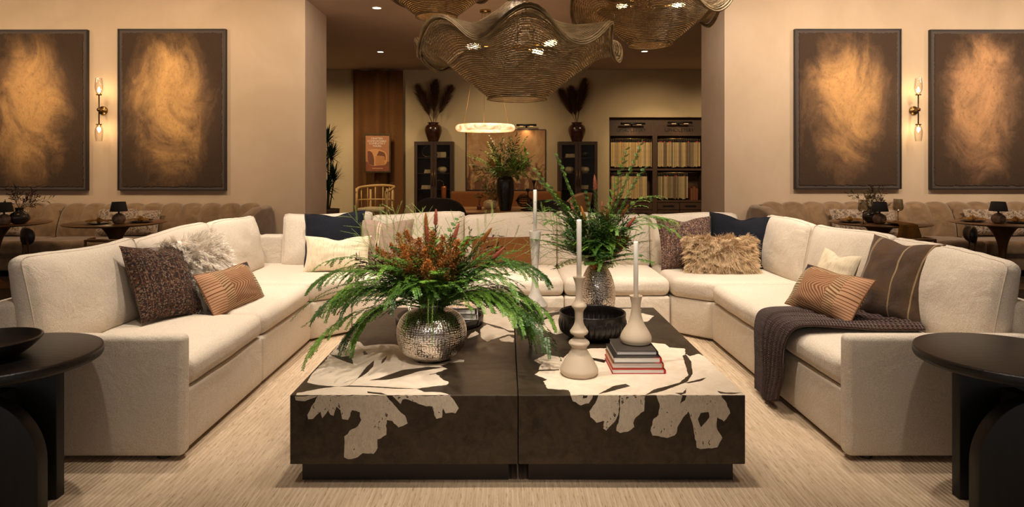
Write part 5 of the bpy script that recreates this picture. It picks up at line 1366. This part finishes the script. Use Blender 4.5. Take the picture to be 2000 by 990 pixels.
# blond wood chair
M_bl = wood('blond_wood', (.50, .30, .11), (.62, .40, .17), .5, (4, 4, 4), .05)
cx_, cy_ = xb(729, 14.6), 14.75
r = empty('barrel_chair', (cx_, cy_, 0), -.25, 'blond wooden barrel chair with a rounded slatted frame below the poster', 'chair')
top = [(.43*math.cos(a), .05+.40*math.sin(a), .94+.05*math.sin(a)+(.0 if math.sin(a) > 0 else .10*math.sin(a))) for a in [math.radians(-35+i*250/30) for i in range(31)]]
MB().tube(top, .030, 10).build('top_rail', M_bl, r)
mid = [(p[0]*.98, p[1]*.98, .66) for p in top[1:-1]]; MB().tube(mid, .016, 8).build('middle_rail', M_bl, r)
low = [(p[0]*.95, p[1]*.95, .42) for p in top[1:-1]]; MB().tube(low, .018, 8).build('seat_rail', M_bl, r)
for i in range(0, 31, 3):
    p = top[i]; MB().tube([p, (p[0]*.97, p[1]*.97, .42)], .014, 8).build('spindle', M_bl, r)
for sx, sy in ((-.38, -.15), (.38, -.15), (-.28, .36), (.28, .36)): MB().tube([(sx, sy, .94 if sy < 0 else .9), (sx, sy, 0)], .026, 8).build('leg', M_bl, r)
MB().rbox(.66, .60, .10, .04, (0, .05, .44), m=4).build('seat', M_cream, r)

# dracaena
r = tag(MB().lathe([(0, 0), (.17, 0), (.20, .1), (.235, .62), (.24, .645), (.22, .645), (.21, .60), (0, .58)], 40).build('planter', plain('taupe_planter', (.10, .065, .04), .7), loc=(xb(638, 12), 12.0, 0)), 'tall taupe planter behind the left wall corner', 'planter')
e = empty('dracaena_plant', (xb(638, 12), 12.0, .59), 0, 'spiky dark green dracaena beside the left wall corner', 'plant'); rn = random.Random(8)
M_drac = leafm('dracaena_leaf', (.012, .035, .014), (.03, .07, .025))
MB().lathe([(0, -.008), (.20, -.008)], 24).build('soil', plain('soil', (.02, .012, .008), .95), e)
for (tx_, tz) in [(.03, 1.36), (.08, 1.02), (.14, .62), (-.12, 1.2), (-.05, .78), (.05, .42)]:
    p = Vector((tx_, rn.uniform(-.05, .05), tz)); t_o = MB().tube([(tx_*.3, 0, -.01), (tx_*.6+.01, 0, tz*.5), p], .014, 7).build('cane', G_stem, e)
    mb = MB()
    for i in range(85):
        a = rn.uniform(0, 6.3); el = rn.uniform(-.35, 1.45); L = rn.uniform(.20, .36); d = Vector((math.cos(a)*math.cos(el), math.sin(a)*math.cos(el), math.sin(el)))
        q = arc_path(p+Vector((0, 0, rn.uniform(-.06, .08))), d, L, .12, rn, 4, .0); sd = d.cross(Vector((0, 0, 1))).normalized() if abs(d.z) < .98 else Vector((1, 0, 0))
        vs = []
        for k, pp in enumerate(q): ww = .013*[.5, 1, .9, .55, .02][k]; vs += [pp-sd*ww, pp+sd*ww]
        mb.add(vs, [(2*k, 2*k+1, 2*k+3, 2*k+2) for k in range(4)])
    mb.build('foliage', M_drac, t_o)

# dining table group
yt = 10.2
M_din = wood('dining_oak', (.22, .10, .035), (.32, .16, .06), .4, (2, 14, 14), .05)
r = empty('dining_table', (.02, yt+.05, 0), 0, 'warm wooden dining table behind the sofa, carrying the tall black vase', 'table')
MB().rbox(2.1, 1.1, .05, .02, (0, 0, .735), m=4, k=3).build('tabletop', M_din, r)
for s in (-1, 1): MB().lathe([(0, 0), (.26, 0), (.24, .06), (.15, .3), (.16, .6), (.22, .708), (0, .708)], 32, c=(s*.62, 0, 0), smooth=3).build('pedestal', M_din, r)
n = NT('pitted_black_glaze'); q_ = n.noise(scale=60, detail=3)
M_bv = n.out(n.mix(n.ramp(q_, [(.55, 0.0), (.7, 1.0)]), (.010, .009, .006), (.05, .045, .022)), .3, 0, n.bump(q_, .5, .004), coat=.3)
tag(MB().lathe([(0, 0), (.075, 0), (.09, .03), (.128, .22), (.138, .38), (.128, .47), (.100, .522), (.09, .53), (.082, .52), (.08, .48)], 48, smooth=4).build('tall_black_vase', M_bv, loc=(xb(987, 9.85), 9.85, .7605)), 'tall black pitted vase holding greenery on the dining table', 'vase')
e = empty('green_bouquet', (xb(987, 9.85), 9.85, 1.28), 0, 'full bouquet of yellow green branches in the tall black vase', 'bouquet'); rn = random.Random(17)
for i in range(46):
    a = rn.uniform(0, 360); el = rn.uniform(14, 80); m = rn.choice([G_olive, G_fern, G_bright, G_lime, G_olive])
    if i % 3: fern(e, (rn.uniform(-.03, .03), rn.uniform(-.03, .03), -.04), aim(a, el), rn.uniform(.45, .80), rn.uniform(.03, .10), m, rn, 'fern', 'leafy_branch', 12, .24)
    else: twig(e, (0, 0, -.04), aim(a, el), rn.uniform(.4, .72), m, rn, 'leafy_twig', 30, .045, .018)
for a, el in ((200, 50), (20, 45), (160, 38)): plume(e, (0, 0, 0), aim(a, el), .36, P_ochre, rn, 'yellow_bloom', .02)
x = xb(958, 10.25)
tag(MB().lathe([(0, 0), (.07, 0), (.105, .03), (.115, .08), (.09, .125), (.03, .14), (.028, .145), (0, .13)], 40, smooth=3).build('cream_gourd_vase', M_ivory, loc=(x, 10.3, .7605)), 'squat ribbed cream vase left of the tall black vase', 'vase')
e = empty('dark_foliage', (x, 10.3, .90), 0, 'dark leafy sprigs in the squat cream vase', 'bouquet')
for i in range(16): twig(e, (0, 0, -.01), aim(rn.uniform(0, 360), rn.uniform(15, 80)), rn.uniform(.16, .32), rn.choice([G_dark, G_red, G_olive]), rn, 'leafy_twig', 16, .03, .012)
x = xb(936, 10.1)
tag(MB().rbox(.075, .075, .065, .01, m=2, k=3).lathe([(0, .03), (.015, .032), (.015, .055), (0, .056)], 12).build('diffuser_jar', plain('ruby_glass', (.10, .008, .01), .15, coat=.5), loc=(x, 10.1, .7605+.033)), 'small dark red jar with thin reeds on the dining table', 'jar')
mb = MB()
for i in range(6): a = rn.uniform(0, 6.3); mb.tube([(0, 0, 0), (.07*math.cos(a), .05*math.sin(a), .22)], .0018, 4)
tag(mb.build('diffuser_reeds', M_frame, loc=(x, 10.1, .848)), 'thin dark reeds standing in the small red jar', 'reeds')
# tangled antler-like ring ornament and black candle holders
mb = MB(); rn2 = random.Random(3)
for k in range(7):
    ph = rn2.uniform(0, 6); tl = rn2.uniform(-.5, .5); R = rn2.uniform(.09, .14)
    mb.tube([(R*math.cos(a), R*math.sin(a)*math.sin(tl+k), .15+R*math.sin(a)*math.cos(tl+k*.3)*.95) for a in [ph+i*.22 for i in range(25)]], [.004+.006*math.sin(PI*i/24) for i in range(25)], 7)
mb.lathe([(0, 0), (.06, 0), (.05, .02), (0, .03)], 20)
tag(mb.build('twisted_ring_ornament', plain('dark_polished_metal', (.07, .05, .03), .25, .9), loc=(xb(1024, 9.95), 9.98, .7605)), 'tangle of polished dark metal rings right of the tall black vase', 'ornament')
def bholder(px, h, label): tag(MB().lathe([(0, 0), (.055, 0), (.03, .02), (.012, h*.3), (.016, h*.55), (.010, h*.8), (.03, h-.03), (.032, h), (.02, h), (0, h-.02)], 24, smooth=3).build('candle_holder', M_blk, loc=(xb(px, 10.35), 10.35, .7605)), label, 'candle holder', 'black candle holders')
bholder(1043, .46, 'taller black candle holder behind the ring ornament'); bholder(1031, .32, 'shorter black candle holder behind the ring ornament')
tag(MB().lathe([(0, 0), (.06, 0), (.02, .03), (.03, .06), (.042, .34), (.04, .36), (.02, .345), (0, .34)], 24).build('copper_candle_holder', plain('copper', (.45, .16, .05), .3, .8), loc=(xb(853, 10.45)+.12, 10.40, .7605)), 'copper candle holder above the left dark woven chair', 'candle holder')

# woven chairs round the dining table
n = NT('black_woven'); v = n.tc(); x_, y_, z_ = n.sep(v)
wv = (x_*260).sin()*(z_*260).sin()
M_wov = n.out(n.mix(n.ramp(wv, [(-.4, 0.0), (.4, 1.0)]), (.010, .007, .005), (.045, .028, .017)), .8, 0, n.bump(wv, .6, .005))
def shell_chair(x, y, rz, label, m=None, m2=None, top=1.0):
    r = empty('woven_chair', (x, y, 0), rz, label, 'chair')
    def sh(a, b):
        th = math.radians(-90-78+156*a); k = 1-.42*abs(2*a-1)**2.5; R_ = .335+.05*(b-.5)
        zt = .44+(top-.44)*b*k; return (R_*math.cos(th), R_*math.sin(th)-.03*b, zt+.012*math.sin(9*a)*b)
    o = MB().grid(sh, 36, 14).build('backrest', m or M_wov, r); md = o.modifiers.new('thick', 'SOLIDIFY'); md.thickness = .05; md.offset = 0
    MB().rbox(.56, .54, .14, .06, (0, .02, .42), m=5).build('seat', m2 or M_wov, r)
    for sx in (-1, 1):
        for sy in (-1, 1): MB().tube([(sx*.20, sy*.2, .36), (sx*.24, sy*.24, 0)], .016, 8).build('leg', M_blk, r)
    return r
shell_chair(xb(866, 9.55), 9.55-.02, -.15, 'dark woven chair seen from behind at the left end of the dining table')
shell_chair(xb(1065, 9.75), 9.45, .10, 'dark woven chair seen from behind at the right of the dining table', top=.98)
shell_chair(xb(1108, 11.6), 11.3, .9, 'tan wooden chair behind the tall silver vase bouquet', M_din, M_din, top=1.0)
# rust bench under the canvas
M_bench = fabric('rust_leather', (.26, .095, .025), (.20, .07, .018), 60, .15, rough=.6)
r = empty('rust_bench', (0, 15.3, 0), 0, 'long rust upholstered bench with a low back under the far canvas', 'bench')
MB().rbox(2.7, .16, .62, .05, (0, .35, .52), m=8).build('backrest', M_bench, r); MB().rbox(2.7, .75, .18, .05, (0, 0, .38), m=8).build('seat', M_bench, r)
for sx in (-1.2, 1.2):
    for sy in (-.28, .28): MB().box(sx-.03, sx+.03, sy-.03, sy+.03, 0, .30).build('leg', M_foot, r, smooth=False)

# alabaster ring chandelier
n = NT('alabaster'); q_ = n.noise(scale=7, detail=6, dist=1.5)
M_alab = n.out(n.mix(n.ramp(q_, [(.4, 0.0), (.6, 1.0)]), (.85, .55, .32), (.95, .80, .60)), .4, emit=n.mix(n.ramp(q_, [(.40, 0.0), (.62, 1.0)]), (.80, .26, .10), (1, .62, .34)), estr=1.1)
r = empty('alabaster_chandelier', (xb(948, 10.0), 10.0, zb_(250, 10.0)), 0, 'glowing alabaster ring chandelier hung above the dining table', 'chandelier')
MB().tube([(.41*math.cos(a), .41*math.sin(a), 0) for a in [2*PI*i/64 for i in range(64)]], .056, 16, closed=True).xf(Matrix.Diagonal((1, 1, .95, 1))).build('alabaster_ring', M_alab, r)
for k in range(3):
    a = 2*PI*k/3+.5; MB().tube([(.41*math.cos(a), .41*math.sin(a), .05), (.05*math.cos(a), .05*math.sin(a), ZC-r.location.z-.02)], .0022, 5).build('suspension_cable', M_gold, r)
MB().lathe([(0, -.03), (.09, -.03), (.09, 0), (0, 0)], 24, c=(0, 0, ZC-r.location.z)).build('canopy', M_gold, r)
point('chandelier_light', (xb(948, 10.0), 10.0, 1.98), 14, (1, .66, .38), .3)
# ---------------------------------------------------------------- light
W = bpy.data.worlds.new('World'); bpy.context.scene.world = W; W.use_nodes = True
W.node_tree.nodes['Background'].inputs[0].default_value = (.95, .85, .76, 1); W.node_tree.nodes['Background'].inputs[1].default_value = .30
def spot(loc, tgt, e, size=60, blend=.5, col=(1, .80, .58), r=.05):
    l = bpy.data.lights.new('ceiling_or_fill_spot', 'SPOT'); l.energy = e; l.color = col; l.spot_size = math.radians(size); l.spot_blend = blend; l.shadow_soft_size = r
    o = bpy.data.objects.new('ceiling_or_fill_spot', l); C.objects.link(o); o.location = loc
    o.rotation_euler = (Vector(tgt)-Vector(loc)).to_track_quat('-Z', 'Y').to_euler(); return o
WM = (1, .74, .46); NE = (1, .86, .70)
# seating pool
for x in (-1.9, 0.1, 2.0):
    spot((x, 5.7, 3.8), (x*1.1, 6.1, .5), 130, 78, .6, NE)
for s in (-1, 1):
    spot((s*2.6+.05, 4.3, 3.8), (s*1.2, 6.3, .7), 150, 60, .6, NE)
    spot((s*1.0+.05, 3.9, 3.8), (s*.5, 6.3, .75), 110, 44, .6, NE)
for s in (-1, 1):
    spot((s*1.9+.05, 3.75, 3.8), (s*2.25+.05, 4.5, .5), 150, 66, .5, NE)
    spot((s*1.3+.05, 4.8, 3.8), (s*2.2+.05, 4.8, .6), 150, 70, .6, NE)
    spot((s*.5+.05, 3.1, 3.8), (s*.5+.05, 3.9, .3), 150, 64, .5, NE)
    spot((s*1.5+.05, 2.0, 3.8), (s*1.3+.05, 2.5, 0), 75, 70, .7, NE)
spot((.05, .9, 3.8), (.05, 3.9, .6), 260, 36, .7, NE)  # added fill spot, unseen source, brightens candles, vase and ferns from the front
# paintings and walls
for x in (-6.85, -4.86, 4.98, 6.95):
    spot((x, 7.4, 3.8), (x, 9.25, 2.45), 135, 42, .9, WM)
for s in (-1, 1):
    for x in (3.9, 5.9, 8.2): spot((s*x+.1, 6.9, 3.8), (s*x+.1, 9.3, 2.6), 265 if s > 0 else 180, 115, .9, (1, .80, .58) if s > 0 else WM, .25)
    spot((s*1.4+.1, 7.6, 3.8), (s*3.4+.1, 9.6, 1.9), 110, 90, .8, (1, .82, .66))
# back room
for x in (-5.2, -3.2, -.2, 3.6, 5.8): spot((x, 13.6, 3.8), (x, 16.2, .9), 125, 95, .8, (1, .74, .42), .15)
spot((0, 9.6, 3.8), (0, 10.2, .9), 180, 60, .7, (1, .75, .42)); spot((3.6, 13.0, 3.8), (3.7, 16.3, 1.5), 120, 45, .6, (1, .72, .38))
spot((-3.2, 12.6, 3.8), (-3.2, 16.0, 1.2), 110, 45, .6, (1, .76, .45))

cam = bpy.data.cameras.new('Camera'); co = bpy.data.objects.new('Camera', cam); C.objects.link(co)
cam.sensor_width = 36; cam.sensor_fit = 'HORIZONTAL'; cam.lens = F/2000*36
cam.shift_x = (1000-CX)/2000; cam.shift_y = -(495-CY)/2000; cam.clip_start = .05
co.location = (0, 0, H); co.rotation_euler = (PI/2, 0, 0)
sc = bpy.context.scene; sc.camera = co
sc.view_settings.view_transform = 'Standard'; sc.view_settings.look = 'None'; sc.view_settings.gamma = 1; sc.view_settings.use_curve_mapping = False
sc.view_settings.exposure = .42
bpy.context.view_layer.update()
